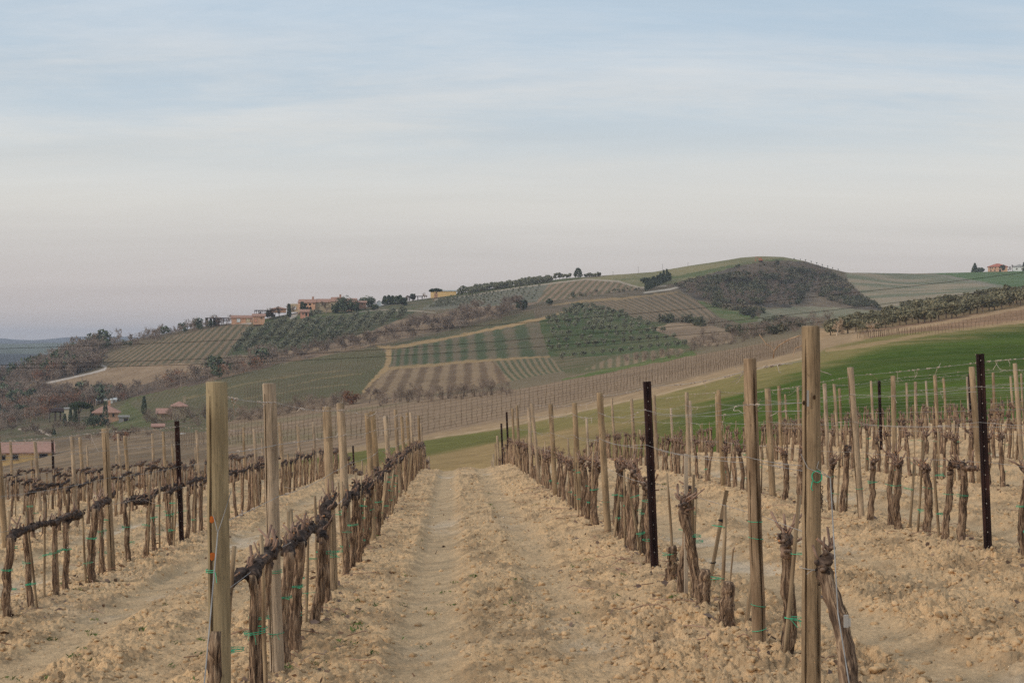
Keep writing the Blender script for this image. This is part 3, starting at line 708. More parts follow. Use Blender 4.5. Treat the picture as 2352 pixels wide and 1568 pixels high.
M_LITHOLE = noisy_mat('lit_hole', Am(150, 140, 130), Am(170, 160, 150), 5)  # pale colour paints in the light that the hook holes catch
M_BARK = noisy_mat('vine_bark', Am(70, 56, 46), Am(164, 138, 112), 5.0, (12, 12, 1.3), Am(116, 94, 76), 0.97, 0.010, 14, 0.2, 7, 0.8)
M_BARKD = noisy_mat('vine_head_bark', Am(56, 46, 41), Am(132, 110, 94), 22, (1, 1, 1), Am(88, 72, 62), 0.97, 0.010, 40, 0.2, 7, 0.6)
M_CUT = noisy_mat('cut_wood', Am(190, 140, 92), Am(166, 112, 76), 60, (1, 1, 1), None, 0.9)
M_SHOOT = noisy_mat('spur_wood', Am(104, 82, 70), Am(150, 122, 104), 30, (1, 1, 0.4))
M_WOODP = noisy_mat('pale_stake_wood', Am(140, 124, 106), Am(170, 154, 134), 4.0, (10, 10, 1))
M_STAKE = noisy_mat('stake_wood', Am(108, 88, 68), Am(160, 138, 110), 4.0, (10, 10, 1), None, 0.95, 0.003, 10, 0.25)
M_TIE = noisy_mat('green_twine', Am(40, 140, 104), Am(70, 172, 132), 20, (1, 1, 1), None, 0.6, 0, None, 0.2)
M_BLACKTIE = noisy_mat('black_tie', Am(40, 38, 38), Am(60, 56, 54), 20)
M_WIRE = noisy_mat('galvanised_wire', Am(122, 118, 114), Am(156, 152, 146), 8, (1, 1, 1), None, 0.55, 0, None, 0.1, 5, 0, 0.35, 0.65, 0.4)
M_TENDRIL = noisy_mat('dry_tendril', Am(150, 132, 118), Am(192, 178, 164), 12, (1, 1, 1), None, 0.95)
M_CANE = noisy_mat('dry_cane', Am(136, 108, 84), Am(172, 150, 126), 6, (1, 1, 1), None, 0.9)

def row_xy(s, d): return s + TILT * d, d
def row_ground(s, d):
    x, y = row_xy(s, d); return float(land(np.array(x), np.array(y)))
RYAW = math.atan(-TILT)

def post_mesh(rng, r, h, mat, near):
    mb = MB(); n = 14 if near else 5; sides = 18 if near else 8
    z = np.linspace(-0.25, h, n); wob = rng.normal(size=(n, 2)).cumsum(0) * 0.0016
    P = np.stack([wob[:, 0], wob[:, 1], z], 1); R = r * np.linspace(1.05, 0.96, n)
    P = np.vstack([P, P[-1] + [0, 0, 0.006]]); R = np.append(R, r * 0.86)
    mb.tube(P, R, sides, 0, True, 0.02 if near else 0.01, rng, 1 + 0.03 * rng.normal(size=sides))
    if near:
        # drying cracks along the grain: thin dark slivers just proud of the wood
        for k in range(3):
            a = rng.uniform(-2.6, -0.5); z0 = rng.uniform(0.0, 0.5) if k else 0.05; z1 = z0 + (rng.uniform(0.3, 0.7) if k else h - 0.1)
            zz = np.linspace(z0, min(z1, h - 0.01), 14); aa = a + 0.05 * np.sin(zz * 5 + k); w = (0.0016 + 0.0022 * (k == 0)) * (0.5 + rng.random(14)); w[-1] *= .2; w[0] *= .2
            rr = np.interp(zz, z, R[:n]) * 1.035 + 0.0015
            cx = np.interp(zz, z, wob[:, 0]); cy = np.interp(zz, z, wob[:, 1])
            C = np.stack([cx + np.cos(aa) * rr, cy + np.sin(aa) * rr, zz], 1); T = np.stack([-np.sin(aa), np.cos(aa), 0 * aa], 1) * w[:, None]
            V = np.stack([C - T, C + T], 1).reshape(-1, 3); i = np.arange(13)[:, None] * 2
            mb.add(V, np.hstack([i, i + 1, i + 3, i + 2]), 1)
    return mb.data('wooden_post', [mat, M_CRACK], True)
def metal_post_mesh(h):
    """rolled C-shaped steel post with hook holes down its face"""
    mb = MB(); t = 0.004; w, dp, lip = 0.056, 0.034, 0.012
    def plate(x0, y0, x1, y1): mb.box(((x0 + x1) / 2, (y0 + y1) / 2, h / 2 - 0.12), (abs(x1 - x0), abs(y1 - y0), h + 0.24))
    plate(-w / 2, -t / 2, w / 2, t / 2)
    for sx in (-1, 1):
        plate(sx * (w / 2 - t), t / 2, sx * w / 2 * 1.0, dp)
        plate(sx * (w / 2 - t - lip), dp - t, sx * (w / 2 - t), dp)
        mb.box((sx * (w / 2 - 0.010), -t / 2 - 0.004, h / 2 - 0.12), (0.012, 0.008, h + 0.24))
    for k in range(int(h / 0.11)):
        z = h - 0.05 - k * 0.11; a = np.arange(8) * pi / 4
        V = np.stack([np.cos(a) * 0.0034, np.full(8, -t / 2 - 0.0012), z + np.sin(a) * 0.005], 1); mb.add(V, np.arange(8)[None, ::-1], 1)
    return mb.data('metal_post', [M_IRON, M_LITHOLE])
def ring_pts(rx, ry, z, n=14, tilt=0.0, ph=0.0, c=(0, 0)):
    a = np.linspace(0, 2 * pi, n + 1) + ph
    return np.stack([c[0] + np.cos(a) * rx, c[1] + np.sin(a) * ry, z + tilt * np.cos(a)], 1)
def tie_mesh(rng, rx, ry, z, mat=M_TIE, ends=True, c=(0, 0), r=0.0017):
    mb = MB()
    for k in range(rng.integers(1, 3)): mb.tube(ring_pts(rx, ry, z + 0.008 * k, 14, rng.uniform(-.008, .008), 0, c), r, 5)
    if ends:
        for k in range(rng.integers(0, 3)):
            p = np.array([c[0] + rng.uniform(-1, 1) * rx * .6, c[1] - ry, z]); P = [p]; v = np.array([rng.uniform(-.6, .6), -0.5, rng.uniform(-.7, .5)])
            for i in range(4): v = v + rng.normal(size=3) * .25 + [0, 0, -.15]; p = p + v * 0.010; P.append(p)
            mb.tube(P, r * 0.8, 4)
    return mb.data('tie', mat)
# ---- one vine: a shaggy leaning trunk, then either arms laid along the wire or a knotted head; short pruned spurs
def vine_shapes(rng, style, lod, h=None, rad=None, lean=None):
    nr, sd = (18, 11) if lod == 0 else (7, 6) if lod == 1 else (4, 4)
    h = h or (rng.uniform(0.685, 0.73) if style == 'cordon' else rng.uniform(0.60, 0.73)); rad = rad or (rng.uniform(0.020, 0.029) if style == 'cordon' else rng.uniform(0.022, 0.032))
    lean = lean if lean is not None else rng.normal(size=2) * 0.03
    t = np.linspace(0, 1, nr); w = rng.normal(size=(nr, 2)).cumsum(0) * 0.0056 * (18 / nr) ** .5; w -= np.outer(t, w[-1]) * 0.6
    P = np.stack([lean[0] * t + w[:, 0] + 0.011 * np.sin(t * 5 + rng.random() * 6), lean[1] * t + w[:, 1], -0.08 + (h + 0.08) * t], 1)
    R = rad * (1.18 - 0.30 * t + 0.30 * np.exp(-(t / 0.12) ** 2) + 0.14 * rng.random(nr)); R[-1] *= 0.85
    tr = MB(); ridge = 1 + 0.11 * rng.normal(size=sd)
    tr.tube(P, R, sd, 0, True, 0.20 if lod == 0 else 0.1, rng, np.clip(ridge, 0.8, 1.25), None, rng.uniform(-1.8, 1.8))
    if lod == 0:                                         # peeling strips of bark
        for k in range(75):
            i = rng.integers(1, nr - 4); a = rng.uniform(0, 6.28); L = rng.integers(2, 4); seg = P[i:i + L + 1]; n_ = len(seg)
            off = np.array([cos(a), sin(a), 0]); tt = np.linspace(0, 1, n_)
            rr = R[i:i + n_] * (1.02 + 0.20 * rng.random() * tt ** 1.5); C = seg + off * rr[:, None]
            wv = np.array([-sin(a), cos(a), 0]) * rng.uniform(0.003, 0.008); tw = wv[None] * (1 - 0.7 * tt)[:, None]
            V = np.stack([C - tw, C + tw], 1).reshape(-1, 3); ii = np.arange(n_ - 1)[:, None] * 2; tr.add(V, np.hstack([ii, ii + 1, ii + 3, ii + 2]))
    top = P[-1]; arms = []
    def spur(mb, p, d, L, r):
        d = np.array(d) / np.linalg.norm(d); q = p + d * L * .5 + rng.normal(size=3) * L * .12; e = q + (d + rng.normal(size=3) * .35) * L * .5
        mb.tube([p, q, e], [r * 1.35, r, r * .95], 6 if lod == 0 else 4, 2, True, 0, None, None, 1)
    def knobby(path, r0, r1, spurs, up=1.0):
        m = MB(); path = np.array(path); n = len(path); k = (n - 1) * (4 if lod == 0 else 2) + 1
        tt = np.linspace(0, n - 1, k); Q = np.stack([np.interp(tt, np.arange(n), path[:, c]) for c in range(3)], 1) + rng.normal(size=(k, 3)) * (r0 * 0.20)
        Q[0] = path[0]; rr = np.linspace(r0, r1, k) * (0.85 + 0.4 * rng.random(k)); rr[-1] *= .7
        m.tube(Q, rr, 9 if lod == 0 else 5, 0, True, 0.30, rng)
        if lod == 0:
            for j in range(k):
                p = Q[rng.integers(0, k)]; d = rng.normal(size=3); d /= np.linalg.norm(d); q = p + d * r0 * .75
                m.tube([q, q + d * r0 * .35, q + d * r0 * .6], [r0 * .42, r0 * .36, r0 * .15], 6, 0, True, .3, rng)
        for j in range(spurs):
            p = Q[rng.integers(max(0, k // 6), k)]; spur(m, p + [0, 0, r1 * .6], (rng.normal() * .6, rng.normal() * .5, up * rng.uniform(.5, 1.1)), rng.uniform(.04, .12), rng.uniform(.004, .008))
        return m
    if style == 'cordon':
        dirs = [(1,), (1,), (1, -1), (1,), (1,)][rng.integers(0, 5)]
        for s in dirs:
            L = rng.uniform(0.62, 0.86) / (1 if len(dirs) == 1 else 1.3); z = 0.74
            pth = [top - [0, 0, 0.02]] + [np.array([top[0] * (1 - f) + rng.normal() * .010, top[1] + s * L * f, z + rng.normal() * .010]) for f in (.15, .4, .7, 1)]
            arms.append(knobby(pth, max(rad, .024) * 1.18, max(rad, .024) * 0.95, rng.integers(5, 9) if lod < 2 else 2))
    elif style == 'head':
        pth = [top - [0, 0, .06], top + [0, 0, 0.0], top + [rng.normal() * .02, rng.normal() * .02, .05]]
        arms.append(knobby(pth, rad * 0.98, rad * 0.86, rng.integers(4, 8) if lod < 2 else 2))
        for s in ((1, -1) if rng.random() < .6 else (rng.choice([-1, 1]),)):
            L = rng.uniform(.10, .24); pth = [top, top + [rng.normal() * .03, s * L * .5, rng.uniform(-.01, .04)], top + [rng.normal() * .04, s * L, rng.uniform(0, .06)]]
            arms.append(knobby(pth, rad * .66, rad * .45, rng.integers(3, 6) if lod < 2 else 1))
    elif style == 'stump':
        pass
    return tr, arms, P, R
M_CORDON = noisy_mat('cordon_bark', Am(44, 37, 34), Am(98, 82, 72), 22, (1, 1, 1), Am(66, 55, 49), 0.97, 0.010, 40, 0.2, 7, 0.6)
VM = [M_BARKD, M_CUT, M_SHOOT]
VMC = [M_CORDON, M_CUT, M_SHOOT]
def joined(tr, arms):
    m = MB(); m.merge(tr, np.eye(3), (0, 0, 0))
    m.M = [a * 0 + 3 for a in m.M]
    for a in arms: m.merge(a, np.eye(3), (0, 0, 0))
    return m
RV = np.random.default_rng(11)
NEARV = {}; MIDV = {}; FARV = {}
for st, cnt in (('cordon', 9), ('head', 9), ('stump', 4)):
    NEARV[st] = []; MIDV[st] = []; FARV[st] = []
    for k in range(cnt):
        hh = None if st != 'stump' else RV.uniform(.28, .36)
        tr, arms, P, R = vine_shapes(RV, st, 0, hh, RV.uniform(.03, .04) if st == 'stump' else None)
        NEARV[st].append((tr.data('trunk', M_BARK, True), [a.data('arm', VMC if st == 'cordon' else VM, True) for a in arms], tie_mesh(RV, .05, .045, 0.45, c=(P[9][0], P[9][1]))))
        tr, arms, P, R = vine_shapes(RV, st, 1, hh)
        MIDV[st].append(joined(tr, arms).data('grapevine', (VMC if st == 'cordon' else VM) + [M_BARK], True))
        tr, arms, P, R = vine_shapes(RV, st, 2, hh, 0.032)
        FARV[st].append(joined(tr, arms))
def stake_shape(rng, sides=7):
    mb = MB(); h = rng.uniform(.62, .95); r = rng.uniform(.009, .014); z = np.linspace(-.1, h, 5)
    mb.tube(np.stack([rng.normal(size=5).cumsum() * .003, rng.normal(size=5).cumsum() * .003, z], 1), r * np.linspace(1.1, .9, 5), sides, 0, True, .06, rng)
    return mb
STAKES = [stake_shape(RV).data('vine_stake', M_STAKE, True) for k in range(7)]
FSTAKES = [stake_shape(RV, 4) for k in range(5)]
TIES = [[tie_mesh(RV, .045, .032, z, c=(.028, 0)) for z in (.25, .42, .58)] for k in range(3)]

def rows_spec():
    rows = []
    def reg(d0, d1, step, rng, metals=()):
        out = []; d = d0; k = 0
        while d < d1:
            out.append((d + rng.uniform(-.3, .3), 'm' if k in metals else 'w')); d += step; k += 1
        return out
    rng = np.random.default_rng(5)
    rows.append(dict(s=ROW0, side='left', n=1, posts=[(6.4, 'w'), (8.5, 'w'), (12.6, 'w'), (14.7, 'w'), (17.9, 'w'), (20.6, 'w'), (23.8, 'w'), (27.6, 'w'), (31.4, 'w'), (35.2, 'w'), (39.5, 'w'), (44, 'w'), (48.5, 'w'), (53, 'w'), (58, 'w'), (63, 'w'), (68, 'w')],
                     vines=[5.95, 6.75, 7.2, 7.75, 8.9, 9.35, 9.9, 10.5], style='cordon', end=68))
    rows.append(dict(s=1.65, side='right', n=1, posts=[(6.95, 'w'), (8.4, 'w'), (12.6, 'm'), (16.6, 'w'), (20.6, 'w'), (24.8, 'w'), (29, 'w'), (33.4, 'w'), (38, 'w'), (42, 'w'), (46.3, 'm'), (49.6, 'm'), (54, 'w'), (58, 'w'), (62, 'w'), (66, 'w')],
                     vines=[6.35, 7.95, 9.07, 9.9, 10.45, 10.95, 11.7, 13.1], style='head', end=68))
    rows.append(dict(s=-3.52, side='left', n=2, posts=[(12.0, 'w'), (16.1, 'w'), (20.2, 'm')] + reg(24.3, 66, 4.1, rng, (8,)), vines=[], style='cordon', end=66))
    rows.append(dict(s=4.22, side='right', n=2, posts=[(8.4, 'w'), (12.3, 'm'), (16.2, 'w'), (20.4, 'w'), (24.2, 'w')] + reg(28.2, 60, 4.0, rng, (4,)), vines=[], style='head', end=60))
    for i in range(2, 6):
        rows.append(dict(s=ROW0 - ROWW * i, side='left', n=i + 1, posts=reg(17.2 + 7.4 * (i - 2), 66 - i * 1.5, 4.1, rng, (3,) if i in (4,) else ()), vines=[], style='cordon', end=66 - 1.5 * i))
    for i in range(2, 8):
        rows.append(dict(s=1.65 + ROWW * i, side='right', n=i + 1, posts=reg(16.0 + 6.0 * (i - 2), 59 - i * 0.4, 4.0, rng, {2: (5,), 3: (3,), 4: (2, 6)}.get(i, ())), vines=[], style='head', end=59 - i * .4))
    for r in rows:
        rr = np.random.default_rng(int(100 + r['n'] * 7 + (r['side'] == 'left') * 50))
        d0 = r['vines'][-1] + .62 if r['vines'] else r['posts'][0][0] + .4
        d = d0; step = 0.68 if r['side'] == 'left' else 0.58
        while d < r['end']:
            if rr.random() > 0.06: r['vines'].append(d + rr.uniform(-.1, .1))
            d += step
        r['phrase'] = f"{ORD[r['n'] - 1]} row {r['side']} of the lane"
    return rows
ROWS = rows_spec()
def pix(s, d, z):
    x, y = row_xy(s, d); return 1176 + x / y * F, 784 - z / y * F
def inview(s, d, pad=30):
    u, v = pix(s, d, 0); return -pad < u < 2352 + pad
R0 = np.random.default_rng(77)
POSTV = [post_mesh(R0, .036, 1.6, M_WOOD, False) for k in range(6)]
METALV = metal_post_mesh(1.58)
NPOST = 0
SPECIAL_TOP = {('left', 0): 1.607, ('left', 1): 1.65, ('left', 2): 1.59, ('right', 0): 1.69, ('right', 1): 1.60}
def add_posts(r):
    pos = []; k = 0
    for j, (d, kind) in enumerate(r['posts']):
        s = r['s'] + R0.normal() * 0.03; z = row_ground(s, d); x, y = row_xy(s, d)
        lean = radians(-3.0 + R0.normal() * 0.8); ly = radians(R0.normal() * 0.8); h = 1.58 + R0.normal() * 0.05
        seen = inview(s, d, 0)
        near = d < 19 and seen
        special = r['n'] == 1 and j < 2
        if special:
            s = 1.588 if (r['side'], j) == ('right', 0) else r['s']; x, y = row_xy(s, d); z = row_ground(s, d)
            lean = radians({('left', 0): -0.9, ('left', 1): -1.9, ('right', 0): -0.1, ('right', 1): -2.1}[(r['side'], j)]); ly = 0
            h = SPECIAL_TOP[(r['side'], j)]
        if kind == 'm':
            lean = radians(-2.4)
            o = bpy.data.objects.new('metal_post', METALV); rad = .03
            o.scale = (1.05, 1.05, h / 1.58)
        else:
            rad = R0.uniform(.034, .041)
            if near:
                if special: rad = {('left', 0): .042, ('left', 1): .038, ('right', 0): .042, ('right', 1): .035}[(r['side'], j)]
                mat = M_WOODG if (r['side'], r['n'], j) == ('left', 1, 0) else M_WOODS if (r['side'], r['n'], j) == ('right', 1, 1) else M_WOOD
                o = bpy.data.objects.new('wooden_post', post_mesh(R0, rad, h, mat, True))
            else:
                o = bpy.data.objects.new('wooden_post', POSTV[R0.integers(0, 6)]); o.scale = (rad / .036, rad / .036, h / 1.6)
        o.location = (x, y, z - 0.02); o.rotation_euler = (ly, lean, R0.uniform(-.15, .15) if kind == 'm' else (0 if special else R0.uniform(0, 6)))
        if not special and kind != 'm':
            # lean is towards the left whatever way the post is turned
            from mathutils import Matrix
            o.rotation_euler = (Matrix.Rotation(lean, 3, 'Y') @ Matrix.Rotation(o.rotation_euler[2], 3, 'Z')).to_euler()
        link(o)
        look = 'dark rusty metal post' if kind == 'm' else 'weathered wooden post'
        if seen: k += 1
        lab = f"{look}, {ORD[max(0, k - 1)]} from the front in {r['phrase']}"
        if special:
            lab = {('left', 0): 'thick grey wooden end post with two orange rust spots, left of the lane', ('left', 1): 'wooden post ringed with green twine just behind the rust-spotted end post',
                   ('right', 0): 'tallest nearest wooden end post with green twine loop, right of the lane', ('right', 1): 'shaggy flaking wooden post just left of the tallest end post'}[(r['side'], j)]
        tag(o, lab, 'post', 'trellis posts of the vineyard rows')
        pos.append((s, d, z, lean, h, o, rad))
        if special or (near and R0.random() < .6 and kind == 'w'):
            zs = {('left', 0): [.84], ('left', 1): [.63, .30], ('right', 0): [.62], ('right', 1): [.73, .64, .28, .15]}[(r['side'], j)] if special else [R0.uniform(.25, .5)]
            for zz in zs:
                link(bpy.data.objects.new('tie', tie_mesh(R0, rad * 1.12, rad * 1.12, zz, M_WIRE if special and r['side'] == 'right' and j == 0 else M_TIE, j != 1 or r['side'] == 'left')), o)
    r['pos'] = pos
for r in ROWS: add_posts(r)
# rust spots on the grey end post, the hanging green loop and metal strip on the tall one
def post_details():
    o = ROWS[0]['pos'][0][5]
    for z, sc in ((1.055, 1.0), (0.905, 1.1)):
        mb = MB(); a = np.arange(10) * 2 * pi / 10; ang = -pi / 2 - 0.22; rr = 0.0478
        rng = np.random.default_rng(int(z * 100)); q = sc * (0.75 + .5 * rng.random(10))
        V = [(cos(ang + np.cos(t) * .24 * w) * rr, sin(ang + np.cos(t) * .24 * w) * rr, z + np.sin(t) * .015 * w) for t, w in zip(a, q)]
        mb.add(V, np.arange(10)[None]); mb.build('rust_spot', M_RUST_SPOT, o)
    o = ROWS[1]['pos'][0][5]
    mb = MB(); a = np.linspace(0, 4 * pi, 30); c = np.array([.022, -.048, 1.03])
    mb.tube(np.stack([c[0] + np.cos(a) * .022, c[1] + .004 * np.sin(a * 3), c[2] + np.sin(a) * .026], 1), .0028, 5)
    mb.tube([c + [-.02, 0, -.02], c + [-.028, -.01, -.05], c + [-.02, -.01, -.06]], .0025, 4); mb.build('twine_loop', M_TIE, o)
    mb = MB(); mb.box((-.016, -.0425, 1.375), (.009, .004, .072)); mb.build('metal_strip', M_WIRE, o)
    mb = MB()
    for (dx, z) in ((.012, 1.38), (-.032, 1.355)):
        a = np.arange(9) * 2 * pi / 9; y = -np.sqrt(.0455 ** 2 - dx ** 2)
        mb.add(np.stack([dx + np.cos(a) * .006, np.full(9, y), z + np.sin(a) * .011], 1), np.arange(9)[None])
    mb.build('knot_hole', M_CRACK, o)
    # hanging chain ends at the side of the post
    mb = MB()
    for k in range(6): mb.tube(ring_pts(.006, .004, 0, 10) [:, [0, 2, 1]] * [1, 1, 2.0] + [.048, -.02, .98 - k * .02], .0015, 4)
    mb.build('chain', M_IRON, o)
post_details()
# ---- vines and stakes: the three hundred nearest are things of their own, the rest one mass
def span_label(r, d):
    vis = [q for q in r['pos'] if inview(q[0], q[1], 0)]
    k = sum(1 for q in vis if q[1] < d)
    if k == 0: return f"before the first post of {r['phrase']}"
    if k >= len(vis): return f"beyond the last post of {r['phrase']}"
    return f"between {ORD[k - 1]} and {ORD[k]} posts of {r['phrase']}"
ALLV = []
for r in ROWS:
    for d in r['vines']:
        if inview(r['s'], d, 12) and all(abs(d - p[1]) > .09 for p in r['pos']): ALLV.append((d, r))
ALLV.sort(key=lambda t: t[0])
def add_vines():
    rng = np.random.default_rng(31); far = MB(); fst = MB(); ns = 0; order = {}
    Rz = lambda a: np.array([[cos(a), -sin(a), 0], [sin(a), cos(a), 0], [0, 0, 1]])
    for i, (d, r) in enumerate(ALLV):
        s = r['s'] + rng.normal() * .025
        if r['n'] == 1 and r['side'] == 'left' and abs(d - 5.95) < .02: s = -.905
        x, y = row_xy(s, d); z = row_ground(s, d) + .01
        st = r['style']; first = r['n'] == 1 and r['side'] == 'right'
        if first and min(abs(d - q) for q in (9.07, 9.9, 11.7)) < .01: st = 'stump'
        elif rng.random() < .05 and d > 12: st = 'stump'
        yaw = RYAW + (pi if rng.random() < (0 if st == 'cordon' else .5) else 0) + rng.normal() * (.03 if st == 'cordon' else .1)
        sc = rng.uniform(.92, 1.08); green = rng.random() < .7
        stake = rng.random() < .75
        sa = rng.choice([-1, 1]) * rng.uniform(.05, .10); sb = rng.uniform(-.07, .07)
        lx, ly = rng.normal() * .07, rng.normal() * .06
        if i >= 300:
            far.merge(FARV[st][rng.integers(0, len(FARV[st]))], Rz(yaw) * sc, (x, y, z))
            if stake: fst.merge(FSTAKES[rng.integers(0, 5)], Rz(yaw), (x + sb, y + sa, z))
            continue
        key = (r['side'], r['n']); order[key] = order.get(key, 0) + 1; k = order[key]
        what = {'cordon': 'gnarled dark vine', 'head': 'brown knotted vine', 'stump': 'short bare vine stump'}[st]
        if k <= 8 and r['n'] <= 2: lab = f"{what}, {ORD[k - 1]} from the front in {r['phrase']}"
        else: lab = f"{'bare pruned vine' if st != 'stump' else 'cut vine stump'} {span_label(r, d)}"
        special = None
        if first and abs(d - 6.35) < .02:
            special = 'r'; tr, arms, P, R = vine_shapes(np.random.default_rng(5), 'head', 0, .72, .034, (-.0, .0)); arms = arms[:1]; yaw = RYAW
        if r['n'] == 1 and r['side'] == 'left' and abs(d - 5.95) < .02:
            special = 'l'; tr, arms, P, R = vine_shapes(np.random.default_rng(8), 'stump', 0, .60, .021, (.012, 0)); yaw = RYAW; st = 'head'
        if d < 20 or special:
            root = empty('grapevine', (x, y, z), yaw, 0, 0, sc)
            if special == 'r': root.rotation_euler = (-0.52, -0.06, RYAW); lab = 'shaggy vine leaning behind the slanting stay wire, right of the tallest end post'
            if special == 'l': lab = 'slim pinkish vine standing against the rust-spotted grey end post'
            tag(root, lab, 'vine', 'pruned grapevines in the trellis rows')
            if special: link(tr.build('trunk', M_BARK, None, True)if False else bpy.data.objects.new('trunk', tr.data('trunk', M_BARK, True)), root); [link(bpy.data.objects.new('arm', a.data('arm', VM, True)), root) for a in arms]
            else:
                td, ad, tie = NEARV[st][rng.integers(0, len(NEARV[st]))]
                link(bpy.data.objects.new('trunk', td), root)
                for a in ad: link(bpy.data.objects.new('arm', a), root)
                if green and st != 'stump': link(bpy.data.objects.new('tie', tie), root)
        else:
            o = bpy.data.objects.new('grapevine', MIDV[st][rng.integers(0, len(MIDV[st]))]); o.location = (x, y, z); o.rotation_euler = (0, 0, yaw); o.scale = (sc,) * 3
            tag(link(o), lab, 'vine', 'pruned grapevines in the trellis rows')
        if stake and not special:
            o = bpy.data.objects.new('vine_stake', STAKES[rng.integers(0, 7)]); o.location = (x + sb, y + sa, z); o.rotation_euler = (lx, ly, rng.uniform(-.4, .4) + (0 if sb < 0 else pi))
            if k <= 8 and r['n'] <= 2: lab = f"thin wooden stake tied to the {ORD[k - 1]} vine in {r['phrase']}"
            else: lab = f"thin wooden stake {span_label(r, d)}"
            tag(link(o), lab, 'stake', 'thin stakes beside the vines')
            if d < 26:
                for m in [TIES[rng.integers(0, 3)][q] for q in ((0,), (1,), (0, 2))[rng.integers(0, 3)]]:
                    t = bpy.data.objects.new('tie', m); link(t, o)
    tag(far.build('distant_grapevines', VM + [M_BARK], None, True), 'rows of small bare vines on the brow of the slope', 'vines', None, 'stuff')
    tag(fst.build('distant_stakes', M_STAKE), 'thin stakes among the small far vines on the brow', 'stakes', None, 'stuff')
add_vines()
# extra stakes leaning about the gap in the row right of the lane
def gap_stakes():
    rng = np.random.default_rng(3)
    for d, s, rx, ry, h, lab in ((10.0, 1.60, -.05, .20, .82, 'slanting stake with black bands leaning right over the first gap right of the lane'),
                              (10.6, 1.58, 0, .0, .98, 'pale square upright stake in the gap behind the shaggy flaking post'),
                              (9.0, 1.68, 0, .12, .42, 'short stake leaning beside the nearest cut stump right of the lane'),
                              (9.2, 1.60, 0, .1, .5, 'thin dry cane standing by the nearest cut stump')):
        mb = MB(); x, y = row_xy(s, d); z = row_ground(s, d)
        if 'square' in lab: mb.box((0, 0, h / 2), (.024, .02, h + .1))
        else: mb.tube(np.stack([np.zeros(6), np.zeros(6), np.linspace(-.1, h, 6)], 1), .013 if 'cane' not in lab else .005, 7, 0, True, .08, rng)
        o = mb.build('vine_stake', M_STAKE if 'pale' not in lab else M_WOODP); o.location = (x, y, z); o.rotation_euler = (rx, ry, .1); tag(o, lab, 'stake', 'thin stakes beside the vines')
        if 'black' in lab:
            for zz in (.35, .62): link(bpy.data.objects.new('band', tie_mesh(rng, .016, .016, zz, M_BLACKTIE, False, r=.004)), o)
gap_stakes()
# ---- wires
WIRES = [(0.74, 'cordon wire'), (1.02, 'lower catch wire'), (1.30, 'upper catch wire'), (1.53, 'top wire')]
def add_wires():
    rng = np.random.default_rng(19)
    for r in ROWS:
        for wi, (h, nm) in enumerate(WIRES):
            for dbl in ((0, 1) if (wi in (1, 2) and r['n'] <= 2 and r['side'] == 'right') else (0,)):
                P = []; q = r['pos']
                for a, b in zip(q[:-1], q[1:]):
                    n = 5; sag = (rng.uniform(.0, .035) + dbl * .03) * min(1, ((b[1] - a[1]) / 4) ** 2)
                    for t in np.arange(n) / n:
                        s = a[0] * (1 - t) + b[0] * t; d = a[1] * (1 - t) + b[1] * t
                        ha = min(h, a[4] - .05); hb = min(h, b[4] - .05)
                        zz = a[2] * (1 - t) + b[2] * t + ha * (1 - t) + hb * t - sag * 4 * t * (1 - t) + (dbl * .035)
                        ln = a[3] * (1 - t) + b[3] * t
                        x, y = row_xy(s, d); P.append((x + math.tan(ln) * h + .036 * (1 if dbl == 0 else -1), y, zz))
                P = np.array(P); mb = MB(); mb.tube(P, .0014 if r['n'] < 4 else .0018, 4)
                o = mb.build('trellis_wire', M_WIRE)
                lab = f"{nm} strung along {r['phrase']}" + (', the second of its pair' if dbl else '')
                tag(o, lab, 'wire', 'wires strung along the vine rows')
                # dry tendrils still wound on the wire
                dens = {0: 1.2, 1: 1.0, 2: 1.3, 3: 5.0}[wi] * (1.0 if r['n'] <= 2 else .5); tb = MB(); cnt = 0
                for i in range(len(P) - 1):
                    if P[i][1] > 34: break
                    L = np.linalg.norm(P[i + 1] - P[i])
                    for k in range(rng.poisson(dens * L)):
                        t = rng.random(); p = P[i] * (1 - t) + P[i + 1] * t; u = (P[i + 1] - P[i]) / L
                        a = np.linspace(0, rng.uniform(4, 16), 12); ln = rng.uniform(.02, .09)
                        C = p + u * (a / a[-1] * ln)[:, None] + np.stack([np.cos(a), 0 * a, np.sin(a)], 1) * rng.uniform(.003, .007)
                        if rng.random() < .4:
                            v = np.array([rng.normal(), rng.normal() * .6, -abs(rng.normal())]) * .5; e = C[-1]; X = []
                            for j in range(5): v = v + rng.normal(size=3) * .35; e = e + v * .017; X.append(e)
                            C = np.vstack([C, X])
                        tb.tube(C, .0017, 3, 0, False); cnt += 1
                if cnt: tag(tb.build('dry_tendrils', M_TENDRIL, o), kind='stuff')
add_wires()
